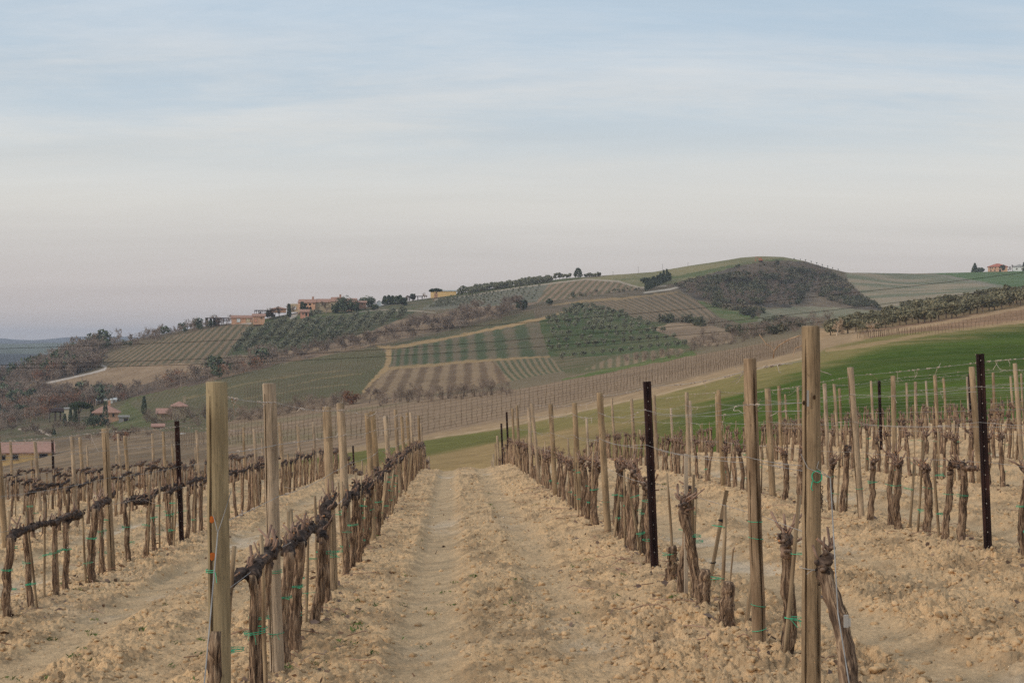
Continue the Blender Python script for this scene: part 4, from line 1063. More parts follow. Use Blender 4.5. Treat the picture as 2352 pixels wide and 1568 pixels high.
def stays():
    # slanting stay wires of the two end posts, with the loop of wire round each post
    def make(r, pts, rad, lab, vz):
        mb = MB(); q = r['pos'][0]
        P = np.array([(row_xy(s, d)[0], d, row_ground(r['s'], d) + h) for s, d, h in pts]); mb.tube(P, rad, 6)
        x, y = row_xy(q[0], q[1])
        for sx in (-1, 1): mb.tube([(x + sx * q[6] * 1.05, y - .01, P[0][2] + vz), (x + sx * .02, y - q[6] - .004, P[0][2] + vz * .4), P[0]], .0016, 4)
        k = P[0] * .45 + P[-1] * .55
        mb.box(k, (.018, .012, .05)); mb.box(k + [0.012, 0, -.005], (.012, .01, .03))
        tag(mb.build('stay_wire', M_WIRE), lab, 'wire')
    make(ROWS[1], [(1.66, 6.88, 1.0), (1.60, 6.5, .45), (1.54, 5.9, -.02)], .0026, 'pale stay wire slanting down from the tallest end post to the ground', .10)
    make(ROWS[0], [(-.95, 6.32, .98), (-.93, 5.9, .52), (-.90, 5.3, -.02)], .0026, 'pale stay wire hanging down the front of the rust-spotted end post', .16)
    # an unpruned cane left hanging on the top wire
    mb = MB(); rng = np.random.default_rng(4)
    def pp(u, y, d): return np.array([(u - 1176) / F * d, d, -(y - 784) / F * d])
    mb.tube([pp(1838, 770, 7.3), pp(1815, 778, 7.5), pp(1790, 792, 7.7), pp(1778, 806, 7.8), pp(1776, 822, 7.85)], .0028, 5)
    mb.tube([pp(1778, 806, 7.8), pp(1770, 795, 7.8), pp(1760, 790, 7.8), pp(1744, 768, 7.85)], .0022, 5)
    mb.tube([pp(1845, 792, 7.3), pp(1826, 800, 7.4), pp(1822, 815, 7.4), pp(1822, 825, 7.4)], .0022, 5)
    tag(mb.build('dry_cane', M_CANE), 'curved dry cane caught on the top wire left of the tallest end post', 'vine cane')
stays()
# ---------------------------------------------------------------- across the track and on the hill: trees
M_OLIVE = noisy_mat('olive_leaves', Am(90, 92, 72), Am(145, 140, 116), 0.9, (1, 1, 1), None, 0.8, 0, None, 0.18)
M_OLIVEP = noisy_mat('pale_olive_leaves', Am(104, 104, 84), Am(150, 146, 122), 0.9, (1, 1, 1), None, 0.8, 0, None, 0.15)
M_OLIVEY = noisy_mat('olive_leaves_greyer', Am(94, 92, 70), Am(144, 134, 106), 0.9, (1, 1, 1), None, 0.8, 0, None, 0.2)
M_DARKLEAF = noisy_mat('evergreen_leaves', Am(56, 64, 49), Am(99, 105, 79), 0.8, (1, 1, 1), None, 0.85, 0, None, 0.18)
M_PINE = noisy_mat('pine_needles', Am(40, 52, 30), Am(72, 84, 46), 0.8, (1, 1, 1), None, 0.85, 0, None, 0.1)
M_TWIG = noisy_mat('bare_twigs', Am(106, 91, 78), Am(148, 130, 114), 0.7, (1, 1, 1), None, 0.95, 0, None, 0.2)
M_TWIGR = noisy_mat('russet_leaves', Am(116, 80, 60), Am(146, 106, 80), 0.7, (1, 1, 1), None, 0.95, 0, None, 0.15)
M_TWIGP = noisy_mat('pale_twigs', Am(150, 130, 108), Am(186, 164, 138), 0.7, (1, 1, 1), None, 0.95, 0, None, 0.1)
M_TRUNK = noisy_mat('tree_bark', Am(70, 58, 48), Am(104, 88, 74), 1.5, (3, 3, 1))
M_SCRUB = noisy_mat('scrub_leaves', Am(77, 72, 59), Am(118, 107, 88), 0.05, (1, 1, 1), Am(90, 92, 70), 0.95, 0, None, 0.0)
M_WOODS = None
RT = np.random.default_rng(404)
def blob_points(rng, n, c, r, shell=0.55):
    v = rng.normal(size=(n, 3)); v /= np.linalg.norm(v, axis=1)[:, None]
    rad = shell + (1 - shell) * rng.random(n) ** .6
    return np.array(c) + v * rad[:, None] * np.array(r)
def crown_pts(rng, n, h, w, base, lumps, top=1.0):
    """points through an uneven crown made of many lumps with gaps between them"""
    out = []; z0, z1 = base, h
    for k in range(lumps):
        a = rng.uniform(0, 6.28); rr = w / 2 * sqrt(rng.random()) * .78; z = rng.uniform(z0 + (z1 - z0) * .2, z1 - (z1 - z0) * .15)
        f = 1 - ((z - (z0 + z1) / 2) / ((z1 - z0) / 2)) ** 2 * .55
        s = w * rng.uniform(.14, .26)
        out.append(blob_points(rng, n // lumps, (cos(a) * rr * f, sin(a) * rr * f, z), (s, s, s * .8)))
    return np.concatenate(out)
def trunk_into(mb, rng, h, r, mi=0, branches=4, spread=.35, sides=6):
    P = np.stack([rng.normal(size=5).cumsum() * h * .02, rng.normal(size=5).cumsum() * h * .02, np.linspace(-.4, h, 5)], 1)
    mb.tube(P, np.linspace(r * 1.25, r * .7, 5), sides, mi)
    for k in range(branches):
        a = rng.uniform(0, 6.28); L = h * rng.uniform(.5, .9); d = np.array([cos(a) * spread, sin(a) * spread, .8]); q = P[3] + d * L * .5
        mb.tube([P[3], q, q + (d + [0, 0, .2]) * L * .5], [r * .55, r * .4, r * .2], 4, mi)
def olive_mesh(rng, h=4.0, w=4.0, n=330, leaf=.34):
    tr = MB(); trunk_into(tr, rng, h * .42, .16, 0, 4)
    cr = MB(); cr.leaves(crown_pts(rng, n, h, w, h * .22, 9), leaf, rng)
    return tr, cr
def cypress_mesh(rng, h=12.0, w=2.2, n=420, leaf=.55):
    tr = MB(); trunk_into(tr, rng, h * .12, .15, 0, 0)
    z = rng.random(n) ** .85; prof = np.where(z < .12, .55 + z * 3.5, 1.0) * (1 - np.maximum(0, z - .12) ** 1.9 * .93)
    a = rng.uniform(0, 6.28, n); rr = w / 2 * prof * (.6 + .45 * rng.random(n))
    cr = MB(); cr.leaves(np.stack([np.cos(a) * rr, np.sin(a) * rr, h * (.05 + .95 * z)], 1), leaf, rng, asp=1.8); return tr, cr
def umbrella_mesh(rng, h=10.0, w=9.0, n=900, leaf=.6):
    tr = MB(); trunk_into(tr, rng, h * .62, .22, 0, 6, .7)
    P = []
    for k in range(16):
        a = rng.uniform(0, 6.28); q = w / 2 * sqrt(rng.random()) * .8; P.append(blob_points(rng, n // 16, (cos(a) * q, sin(a) * q, h * (.80 - .18 * (q / w * 2) ** 2) + rng.uniform(-.03, .05) * h), (w * .17, w * .17, h * .095)))
    cr = MB(); cr.leaves(np.concatenate(P), leaf, rng); return tr, cr
def round_mesh(rng, h=8.0, w=8.0, n=700, leaf=.6, base=.08):
    tr = MB(); trunk_into(tr, rng, h * .4, .2, 0, 5)
    cr = MB(); cr.leaves(crown_pts(rng, n, h, w, h * base, 14), leaf, rng); return tr, cr
def conifer_mesh(rng, h=13.0, w=7.0, n=800, leaf=.6):
    tr = MB(); trunk_into(tr, rng, h * .9, .2, 0, 0)
    z = rng.random(n); a = rng.uniform(0, 6.28, n); lay = .72 + .28 * np.abs(np.sin(z * 26)); rr = w / 2 * (1 - z) ** .8 * np.sqrt(rng.random(n)) * lay
    cr = MB(); cr.leaves(np.stack([np.cos(a) * rr, np.sin(a) * rr, h * (.06 + .94 * z) - rr * .25], 1), leaf, rng, asp=2.0); return tr, cr
def bare_mesh(rng, h=9.0, w=7.0, twigs=420, levels=3, thin=.035, mi=0, r0=.16, forks=4):
    """trunk, forking limbs, and a haze of fine twigs at their ends"""
    mb = MB(); ends = []
    def grow(p, d, L, r, lv):
        d = d / np.linalg.norm(d); n = 3; P = [p]
        for i in range(n): d = d + rng.normal(size=3) * .13 + [0, 0, .06]; d /= np.linalg.norm(d); p = p + d * L / n; P.append(p)
        mb.tube(P, np.linspace(r, r * .62, n + 1), 4 if lv > 1 else 6, mi, False)
        if lv >= levels: ends.append((p, d, L)); return
        for k in range(forks if lv else forks + 1):
            a = rng.normal(size=3); a -= d * a.dot(d); a /= np.linalg.norm(a); q = P[rng.integers(1, n + 1)] if lv else P[rng.integers(2, n + 1)]
            grow(q, d * rng.uniform(.6, 1) + a * rng.uniform(.45, .95) * (w / h + .2), L * rng.uniform(.55, .78), r * .55, lv + 1)
    grow(np.array([0, 0, -.3]), np.array([0, 0, 1.0]), h * .36, r0, 0)
    per = max(1, twigs // max(1, len(ends))); V = []
    for p, d, L in ends:
        for k in range(per):
            v = d * .7 + rng.normal(size=3) * .55; v /= np.linalg.norm(v); q = p - d * L * rng.random() * .8; e = q + v * h * rng.uniform(.06, .14)
            s = np.cross(v, rng.normal(size=3)); s = s / (np.linalg.norm(s) + 1e-9) * thin
            V.append([q - s, q + s, e])
    V = np.array(V).reshape(-1, 3); mb.add(V, np.arange(len(V)).reshape(-1, 3), mi)
    V = np.concatenate(mb.V); zmax = V[:, 2].max(); f = h / zmax
    mb.V = [v * f for v in mb.V]
    return mb
def bush_mesh(rng, h=3.0, w=4.0, n=260, thin=.03, stems=16):
    mb = MB()
    for k in range(stems):
        a = rng.uniform(0, 6.28); d = np.array([cos(a) * w / h * .45 * rng.random(), sin(a) * w / h * .45 * rng.random(), 1.0]); p = np.array([cos(a), sin(a), 0]) * w * .12 * rng.random(); L = h * rng.uniform(.5, .9)
        mb.tube([p - [0, 0, .2], p + d * L * .5, p + d * L + rng.normal(size=3) * .1], [.05, .035, .015], 3, 0, False)
    C = crown_pts(rng, n, h, w, 0.1, 8); v = rng.normal(size=(len(C), 3)) * .6 + [0, 0, .7]; v /= np.linalg.norm(v, axis=1)[:, None]
    s = np.cross(v, rng.normal(size=v.shape)); s /= np.linalg.norm(s, axis=1)[:, None]; L = h * rng.uniform(.10, .22, len(C))
    V = np.stack([C - s * thin, C + s * thin, C + v * L[:, None]], 1).reshape(-1, 3); mb.add(V, np.arange(len(V)).reshape(-1, 3)); return mb
def place_tree(name, label, cat, group, tr, cr, mt, mc, loc, rz=0.0, sc=(1, 1, 1)):
    """tr / cr are mesh data; the tree is an Empty at its foot with trunk and crown"""
    root = empty(name, loc, rz); root.scale = sc; tag(root, label, cat, group)
    link(bpy.data.objects.new('trunk', tr), root); link(bpy.data.objects.new('crown', cr), root); return root
def tree_at(name, label, cat, u, ybase, ytop, kind, wpx=None, group=None, d=None, mats=None, seed=0):
    x, dd, z = ray(u, ybase) if d is None else ((u - 1176) / F * d, d, 0)
    if d is not None: z = float(land(np.array(x), np.array(d)))
    yb = 784 - F * z / dd; h = (yb - ytop) / F * dd
    rng = np.random.default_rng(1000 + int(u * 7) + seed); w = (wpx / F * dd) if wpx else None
    leaf = max(.22, dd / F * 1.9)
    if kind == 'cypress': tr, cr = cypress_mesh(rng, h, w or h * .2, 800, leaf); m = M_DARKLEAF
    elif kind == 'umbrella': tr, cr = umbrella_mesh(rng, h, w or h, 2600, leaf); m = M_PINE
    elif kind == 'round': tr, cr = round_mesh(rng, h, w or h, 1900, leaf); m = M_DARKLEAF
    elif kind == 'conifer': tr, cr = conifer_mesh(rng, h, w or h * .6, 1600, leaf); m = M_DARKLEAF
    elif kind == 'olive': tr, cr = olive_mesh(rng, h, w or h, 360, leaf); m = M_OLIVE
    else:
        m_ = {'bare': M_TWIG, 'pale': M_TWIGP, 'russet': M_TWIGR}[kind]; wd = w or h * .8
        if kind == 'russet': mb = bush_mesh(rng, h, wd, 500, .05 + dd / 9000)
        else: mb = bare_mesh(rng, h, wd, 500, 3, .02 + dd / 30000, 0, h * .028, 3)
        o = mb.build(name, mats or m_); o.location = (x, dd, z); return tag(o, label, cat, group)
    m = mats or m
    root = place_tree(name, label, cat, group, tr.data('trunk', M_TRUNK), cr.data('crown', m), None, None, (x, dd, z))
    return root

# ---- olive groves: every olive that can be told apart
OLV = []
for k in range(6):
    tr, cr = olive_mesh(RT, 4.0, 4.2, 520, .38); OLV.append((tr, cr, tr.data('trunk', M_TRUNK), cr.data('crown', M_OLIVE), cr.data('crown', M_OLIVEY), cr.data('crown', M_OLIVEP)))
OLJ = []
for tr, cr in [(t[0], t[1]) for t in OLV]:
    m = MB(); m.merge(cr, np.eye(3), (0, 0, 0)); k0 = len(m.F); m.merge(tr, np.eye(3), (0, 0, 0))
    m.M = [a * 0 + (1 if i >= k0 else 0) for i, a in enumerate(m.M)]; OLJ.append(m)
OLJD = [m.data('olive_tree', [M_OLIVE, M_TRUNK]) for m in OLJ]
def quad_grid(quad, na, nb):
    H = np.linalg.inv(homog(quad)); out = []
    for i in range(na):
        for j in range(nb):
            u, y = happly(H, (i + .5) / na, (j + .5) / nb); out.append((i, j, float(u), float(y)))
    return out
OLIVES = 0
def groves():
    global OLIVES
    rng = np.random.default_rng(9); mass = MB()
    Rz = lambda a: np.array([[cos(a), -sin(a), 0], [sin(a), cos(a), 0], [0, 0, 1]])
    def one(x, d, z, hpx, label, group, near=False):
        global OLIVES
        h = hpx / F * d; k = rng.integers(0, 6); sc = h / 4.0 * rng.uniform(.85, 1.12); rz = rng.uniform(0, 6.28)
        if OLIVES >= 298: mass.merge(OLJ[k], Rz(rz) * sc, (x, d, z)); return
        OLIVES += 1
        if True:
            t = place_tree('olive_tree', label, 'olive tree', group, OLV[k][2], OLV[k][4 if near is True else 5 if near == 'pale' else 3], None, None, (x, d, z), rz, (sc, sc, sc * rng.uniform(.9, 1.1)))
        else:
            o = bpy.data.objects.new('olive_tree', OLJD[k]); o.location = (x, d, z); o.rotation_euler = (0, 0, rz); o.scale = (sc, sc, sc)
            tag(link(o), label, 'olive tree', group)
    # the long grove beyond the clearing
    for row, (off, n, hp) in enumerate(((0, 34, 33), (-10, 36, 31), (-20, 36, 29), (-29, 34, 28))):
        for i in range(n):
            t = (i + rng.uniform(-.25, .25) + (row % 2) * .5) / n; u = 1905 + t * 500
            yb = np.interp(u, [1890, 2000, 2100, 2200, 2352, 2420], [772, 760, 741, 727, 700, 688]) + off * np.interp(u, [1890, 2050, 2352], [.55, .85, 1.1]) + rng.normal() * 1.5
            if u > 2380: continue
            x, d, z = ray(u, yb, 300, 560); hp_ = hp * rng.uniform(.8, 1.15) * np.interp(u, [1890, 2100, 2352], [.85, 1, 1.1])
            one(x, d, z, hp_, ['bushy olive tree in the front rank of the grove beyond the brown strip', 'olive tree in the second rank of the grove beyond the brown strip', 'olive tree in the third rank of the grove beyond the brown strip', 'olive tree in the rear rank of the grove beyond the brown strip'][row], 'olive trees of the long grove', True)
    # the green slope with spaced olives
    poly = [(1245, 742), (1335, 708), (1420, 716), (1500, 750), (1560, 782), (1580, 798), (1500, 804), (1400, 816), (1290, 830), (1266, 815)]
    rws = ['top', 'second', 'third', 'fourth', 'fifth', 'sixth', 'seventh', 'eighth', 'bottom']
    for i, j, u, y in quad_grid([(1228, 716), (1440, 700), (1620, 800), (1262, 838)], 16, 9):
        u += rng.normal() * 1.4; y += rng.normal() * .9
        if not inpoly(np.array([u]), np.array([y]), poly)[0] or rng.random() < .07: continue
        x, d, z = ray(u, y, 380, 760); one(x, d, z, rng.uniform(13, 18), f'grey-green olive in the {rws[j]} row of the grassy slope beside the green stripes', 'olive trees of the grassy slope', 'pale')
    # the slanting orchard below the farmhouse
    poly = [(530, 808), (590, 754), (640, 738), (720, 740), (860, 726), (960, 717), (900, 742), (800, 778), (690, 802), (600, 814)]
    sp = 0
    cand = []
    for i, j, u, y in quad_grid([(560, 735), (960, 700), (860, 800), (470, 840)], 14, 24):
        u += rng.normal() * .9; y += rng.normal() * .8
        if inpoly(np.array([u]), np.array([y]), poly)[0]: cand.append((y, u, i))
    cand.sort(reverse=True)
    for y, u, i in cand:
        x, d, z = ray(u, y, 500, 860); one(x, d, z, rng.uniform(14, 19), f"olive in the {ORD[min(i, 24)]} slanting line of the orchard below the long farmhouse", 'olive trees of the slanting orchard')
    # young olives: a dotted field, and the leafy hedge rows on the ridge
    for i, j, u, y in quad_grid([(1010, 688), (1250, 650), (1232, 690), (985, 708)], 30, 7):
        x, d, z = ray(u + rng.normal() * 1.5, y, 600, 1000); one(x, d, z, rng.uniform(4, 6.5), '', '')
    for k in range(150):
        u = 1050 + rng.random() * 220; yb = np.interp(u, SKY_U, SKY_Y) + rng.uniform(-1, 5); x, d, z = ray(u, yb, 700, 1000); one(x, d, z, rng.uniform(11, 15), '', '')
    if mass.V: tag(mass.build('olive_grove', [M_OLIVE, M_TRUNK]), 'remaining small olives of the orchard, dotted field and ridge hedge', 'olive trees', None, 'stuff')
groves()
# ---- ridge olives standing clear against the sky
def ridge_olives():
    rng = np.random.default_rng(15)
    for k, u in enumerate([1276, 1285, 1293, 1301, 1309, 1347, 1354, 1361, 1368, 1376]):
        tree_at('ridge_tree', f"small round tree, {ORD[k]} along the skyline beside the tall dark cypress", 'tree', u, 640, 640 - rng.uniform(10, 15), 'olive', 11, 'round trees on the ridge skyline', 945)
ridge_olives()
tree_at('dark_cypress', 'broad dark cypress alone on the ridge skyline', 'tree', 1328, 641, 616, 'cypress', 20, None, 945)
for k in range(16):
    t = k / 15.0; tree_at('hill_cypress', f"slim cypress, {ORD[k]} in the rank climbing beside the hill track", 'cypress', 1484 + 55 * t, 668 - 24 * t, 640 - 6 * t - (8 if k in (9, 11, 13) else 0) + (4 if k % 3 == 0 else 0) - 10 * t, 'cypress', 6.5, 'rank of cypresses by the hill track')
# ---- trees about the farm
FARM_D = ray(750, 718)[1] + 4
for (nm, lab, cat, u, yb, yt, kd, w, dd) in [
    ('stone_pine', 'domed dark stone pine between the long farmhouse and the dense dark clump', 'pine', 847, 705, 682, 'round', 44, None),
    ('holm_oak', 'largest dark evergreen in front of the long farmhouse', 'tree', 795, 716, 683, 'round', 52, FARM_D - 9),
    ('holm_oak', 'lower dark evergreen right of the largest one by the farmhouse', 'tree', 815, 724, 694, 'round', 30, FARM_D - 9),
    ('holm_oak', 'bushy dark evergreen below the largest one by the farmhouse', 'tree', 772, 724, 702, 'round', 30, FARM_D - 9),
    ('garden_tree', 'dull brown leafy tree before the middle of the long farmhouse', 'tree', 750, 715, 689, 'bare', 32, FARM_D - 9),
    ('garden_tree', 'dark shrub tree before the red door of the farmhouse', 'tree', 774, 708, 696, 'round', 26, FARM_D - 9),
    ('garden_tree', 'small round tree right below the stone pine', 'tree', 860, 712, 700, 'round', 18, None),
    ('garden_tree', 'narrow ivy-dark tree at the left corner of the farmhouse', 'tree', 697, 713, 690, 'round', 16, FARM_D - 9),
    ('shrub', 'olive green shrub below the farmhouse terrace', 'shrub', 730, 727, 712, 'olive', 26, None),
    ('shrub', 'grey-green shrub left of the terrace shrub under the farmhouse', 'shrub', 712, 727, 714, 'olive', 20, None),
    ('shrub', 'grey shrub hiding the foot of the lower brick barn', 'shrub', 598, 742, 727, 'olive', 26, None),
    ('tree', 'dark round tree behind the lower brick barn', 'tree', 620, 732, 711, 'round', 20, None),
    ('leafy_tree', 'first dark tree of the dense clump right of the stone pine', 'tree', 884, 700, 680, 'cypress', 14, None),
    ('leafy_tree', 'second dark tree of the dense clump right of the stone pine', 'tree', 893, 700, 678, 'cypress', 14, None),
    ('leafy_tree', 'third dark tree of the dense clump right of the stone pine', 'tree', 902, 699, 679, 'cypress', 14, None),
    ('leafy_tree', 'fourth dark tree of the dense clump right of the stone pine', 'tree', 911, 699, 680, 'cypress', 15, None),
    ('leafy_tree', 'fifth dark tree of the dense clump right of the stone pine', 'tree', 919, 698, 678, 'cypress', 15, None),
    ('holm_oak', 'rounded evergreen at the end of the dense dark clump', 'tree', 925, 702, 684, 'round', 24, None),
    ('bare_tree', 'rounded bare tree standing between carport and yellow building', 'tree', 974, 686, 671, 'bare', 22, None),
    ('bare_tree', 'brownish bare tree left of the open carport', 'tree', 936, 690, 676, 'bare', 16, None),
    ('round_tree', 'dark round tree just left of the open carport', 'tree', 948, 690, 675, 'round', 16, None),
    ('umbrella_pine', 'dark umbrella pine in front of the yellow building', 'pine', 1001, 685, 660, 'umbrella', 29, None),
    ('bare_tree', 'bare tree behind the slim cypress by the cream garage', 'tree', 664, 722, 694, 'bare', 26, 805),
    ('bare_tree', 'bare tree behind the small house with a terracotta roof', 'tree', 642, 718, 701, 'bare', 16, 805),
    ('bare_tree', 'bare tree above the long pergola roof', 'tree', 622, 722, 704, 'bare', 16, 805),
    ('bare_tree', 'bare tree rising left of the upper brick barn', 'tree', 590, 728, 712, 'bare', 14, 805),
    ('slim_cypress', 'dark slim cypress before the cream garage', 'cypress', 664, 729, 698, 'cypress', 10, None),
    ('slim_cypress', 'slim cypress left of the pink shed', 'cypress', 692, 724, 704, 'cypress', 5, None),
    ('slim_cypress', 'slim cypress before the middle of the pink shed', 'cypress', 701, 726, 710, 'cypress', 5, None),
    ('slim_cypress', 'slim cypress right of the pink shed', 'cypress', 710, 726, 711, 'cypress', 4, None),
    ('slim_cypress', 'first dark cypress before the left open pergola', 'cypress', 475, 749, 731, 'cypress', 7, None),
    ('slim_cypress', 'second dark cypress before the left open pergola', 'cypress', 484, 749, 731, 'cypress', 7, None),
    ('slim_cypress', 'third dark cypress before the left open pergola', 'cypress', 493, 748, 730, 'cypress', 7, None),
    ('slim_cypress', 'fourth dark cypress before the left open pergola', 'cypress', 501, 748, 731, 'cypress', 6, None),
    ('conifer', 'tall dark conifer left of the red-roofed hilltop house', 'conifer', 2239, 626, 605, 'conifer', 22, 1190),
    ('shrub', 'dark bush at the foot of the hilltop conifer', 'shrub', 2252, 626, 616, 'round', 18, 1188),
    ('round_tree', 'round dark tree in front of the red-roofed hilltop house', 'tree', 2303, 623, 609, 'round', 16, 1180),
    ('bare_tree', 'bare tree between the two hilltop houses', 'tree', 2326, 622, 607, 'bare', 14, 1195),
    ('conifer', 'dark conifer beside the white hilltop house', 'conifer', 2352, 622, 603, 'conifer', 12, 1190),
    ('oak_tree', 'single dark oak beside the band of vines on the slope', 'tree', 1198, 712, 690, 'round', 32, None),
    ('oak_tree', 'small round dark tree left of the fan of furrows', 'tree', 1261, 700, 686, 'round', 16, None),
    ('shrub', 'dark shrub at the corner of the fan of furrows', 'shrub', 1335, 706, 696, 'round', 24, None),
    ('shrub', 'small dark bush above the bare mound', 'shrub', 1545, 738, 729, 'round', 12, None),
    ('oak_tree', 'leafy hedge oak above the slanting stripes', 'tree', 1480, 626 + 24, 638, 'round', 20, None),
    ('umbrella_pine', 'large umbrella pine by the low brick farmhouse', 'pine', 181, 979, 915, 'umbrella', 52, None),
    ('round_pine', 'low wide round pine in front of the low brick farmhouse', 'pine', 216, 982, 953, 'round', 52, None),
    ('slim_cypress', 'tall cypress before the low brick farmhouse', 'cypress', 242, 977, 921, 'cypress', 15, None),
    ('slim_cypress', 'cypress behind the left side of the low brick farmhouse', 'cypress', 212, 976, 932, 'cypress', 14, None),
    ('slim_cypress', 'cypress standing before the cream wall of the portico house', 'cypress', 162, 975, 938, 'cypress', 11, None),
    ('slim_cypress', 'cypress under the large umbrella pine', 'cypress', 173, 977, 936, 'cypress', 12, None),
    ('slim_cypress', 'lone cypress on the meadow slope right of the low farmhouse', 'cypress', 331, 952, 910, 'cypress', 13, None),
    ('slim_cypress', 'short cypress by the dark portico', 'cypress', 149, 979, 950, 'cypress', 9, None),
    ('shrub', 'dark small cypress beside the pale drive', 'shrub', 123, 998, 984, 'cypress', 10, None),
    ('bare_tree', 'pale bare tree at the edge of the clearing, nearest the tall end post', 'tree', 1921, 772, 728, 'pale', 44, None),
    ('bare_tree', 'pale bare tree before the grove, farther from the tall end post', 'tree', 2002, 762, 734, 'pale', 36, None),
    ('bare_tree', 'pale bare tree in the valley near the white sign board', 'tree', 247, 1014, 975, 'pale', 34, None),
    ('russet_bush', 'reddish leafy bush beside the pale valley tree', 'bush', 276, 1012, 992, 'russet', 46, None),
    ('russet_bush', 'rust-red tree glowing left of the bare bushes below the ochre track', 'tree', 808, 928, 896, 'russet', 40, None),
    ('bare_bush', 'dark round bare bush right of the rust-red tree', 'bush', 848, 926, 884, 'bare', 40, None)]:
    tree_at(nm, lab, cat, u, yb, yt, kd, w, None, dd)
# ---- bare trees in the gully between the orchard and the band of vines
def gully():
    rng = np.random.default_rng(21); names = []
    T = [bare_mesh(rng, 10, 9, 900, 3, .045, 0, .16, 4) for k in range(6)]; TD = [t.data('bare_tree', M_TWIG) for t in T]
    spots = [(u, np.interp(u, [480, 600, 700, 800, 900, 1000, 1100, 1200, 1290], [880, 842, 822, 806, 790, 768, 748, 726, 708])) for u in np.linspace(640, 1190, 105)]
    for k, (u, y) in enumerate(spots):
        u += rng.normal() * 6; y += rng.uniform(-24, 4) if u > 840 else rng.uniform(-14, 2)
        x, d, z = ray(u, y, 520, 860); h = rng.uniform(26, 46) / F * d * (1 if u > 830 else .75)
        o = bpy.data.objects.new('bare_tree', TD[rng.integers(0, 6)]); s = h / 10; o.scale = (s, s, s); o.location = (x, d, z); o.rotation_euler = (0, 0, rng.uniform(0, 6))
        tag(link(o), 'leafless brown tree ' + ('in the gully above the band of vines' if u > 890 else 'in the gully between the orchard and the grey-green field'), 'tree', 'bare gully trees ' + ('above the band of vines' if u > 890 else 'below the orchard'))
    # bushes along the far edge of the near vineyard
    B = [bush_mesh(rng, 4, 5, 420, .045, 18) for k in range(5)]; BD = [b.data('bare_bush', M_TWIG) for b in B]
    def bush(u, y, hp, wp, label, group, d0=250, d1=900):
        x, d, z = ray(u, y, d0, d1); o = bpy.data.objects.new('bare_bush', BD[rng.integers(0, 5)]); s = hp / F * d / 4; sw = wp / F * d / 5
        o.scale = (sw, sw, s); o.location = (x, d, z); o.rotation_euler = (0, 0, rng.uniform(0, 6)); tag(link(o), label, 'bush', group)
    for k, u in enumerate(np.linspace(875, 1165, 20)):
        bush(u + rng.normal() * 4, np.interp(u, [870, 1000, 1165], [928, 918, 903]) + rng.normal() * 2, rng.uniform(24, 40), rng.uniform(28, 44), 'leafless brown bush between the brown striped field and the near vineyard', 'bare bushes above the near vineyard')
    for k, u in enumerate(np.linspace(505, 790, 22)):
        bush(u + rng.normal() * 4, np.interp(u, [500, 650, 790], [968, 950, 930]) + rng.normal() * 3, rng.uniform(20, 40), rng.uniform(30, 46), 'leafless bush below the big grey-green field', 'bare bushes below the grey-green field')
    for k, u in enumerate(np.linspace(340, 470, 9)):
        bush(u + rng.normal() * 4, rng.uniform(958, 985), rng.uniform(24, 40), rng.uniform(34, 50), 'leafless bush round the old stone farmhouse', 'bare bushes round the stone farmhouse')
    for k, u in enumerate(np.linspace(1440, 1560, 7)):
        bush(u + rng.normal() * 3, np.interp(u, [1440, 1560], [828, 820]) + rng.normal() * 3, rng.uniform(12, 24), rng.uniform(24, 34), 'dark bush on the bank beside the small striped strip', 'dark bushes on the bank')
    for k, u in enumerate(np.linspace(1590, 1900, 26)):
        bush(u + rng.normal() * 4, np.interp(u, [1590, 1700, 1840, 1900], [806, 784, 760, 752]) + rng.uniform(-16, 3), rng.uniform(16, 34), rng.uniform(28, 44), 'leafless bush in the hollow behind the near vineyard', 'bare bushes of the hollow', 300, 700)
    for k, u in enumerate(np.linspace(-10, 330, 22)):
        u += rng.normal() * 5; y = rng.uniform(984, 1022) if u > 130 else rng.uniform(988, 1008); x, d, z = ray(u, y, 250, 560); h = rng.uniform(20, 40) / F * d
        o = bpy.data.objects.new('bare_tree', TD[rng.integers(0, 6)]); sc = h / 10; o.scale = (sc, sc, sc); o.location = (x, d, z); o.rotation_euler = (0, 0, rng.uniform(0, 6))
        tag(link(o), 'leafless tree on the valley slope between the yellow house and the low farmhouse', 'tree', 'bare trees of the valley slope')
gully()
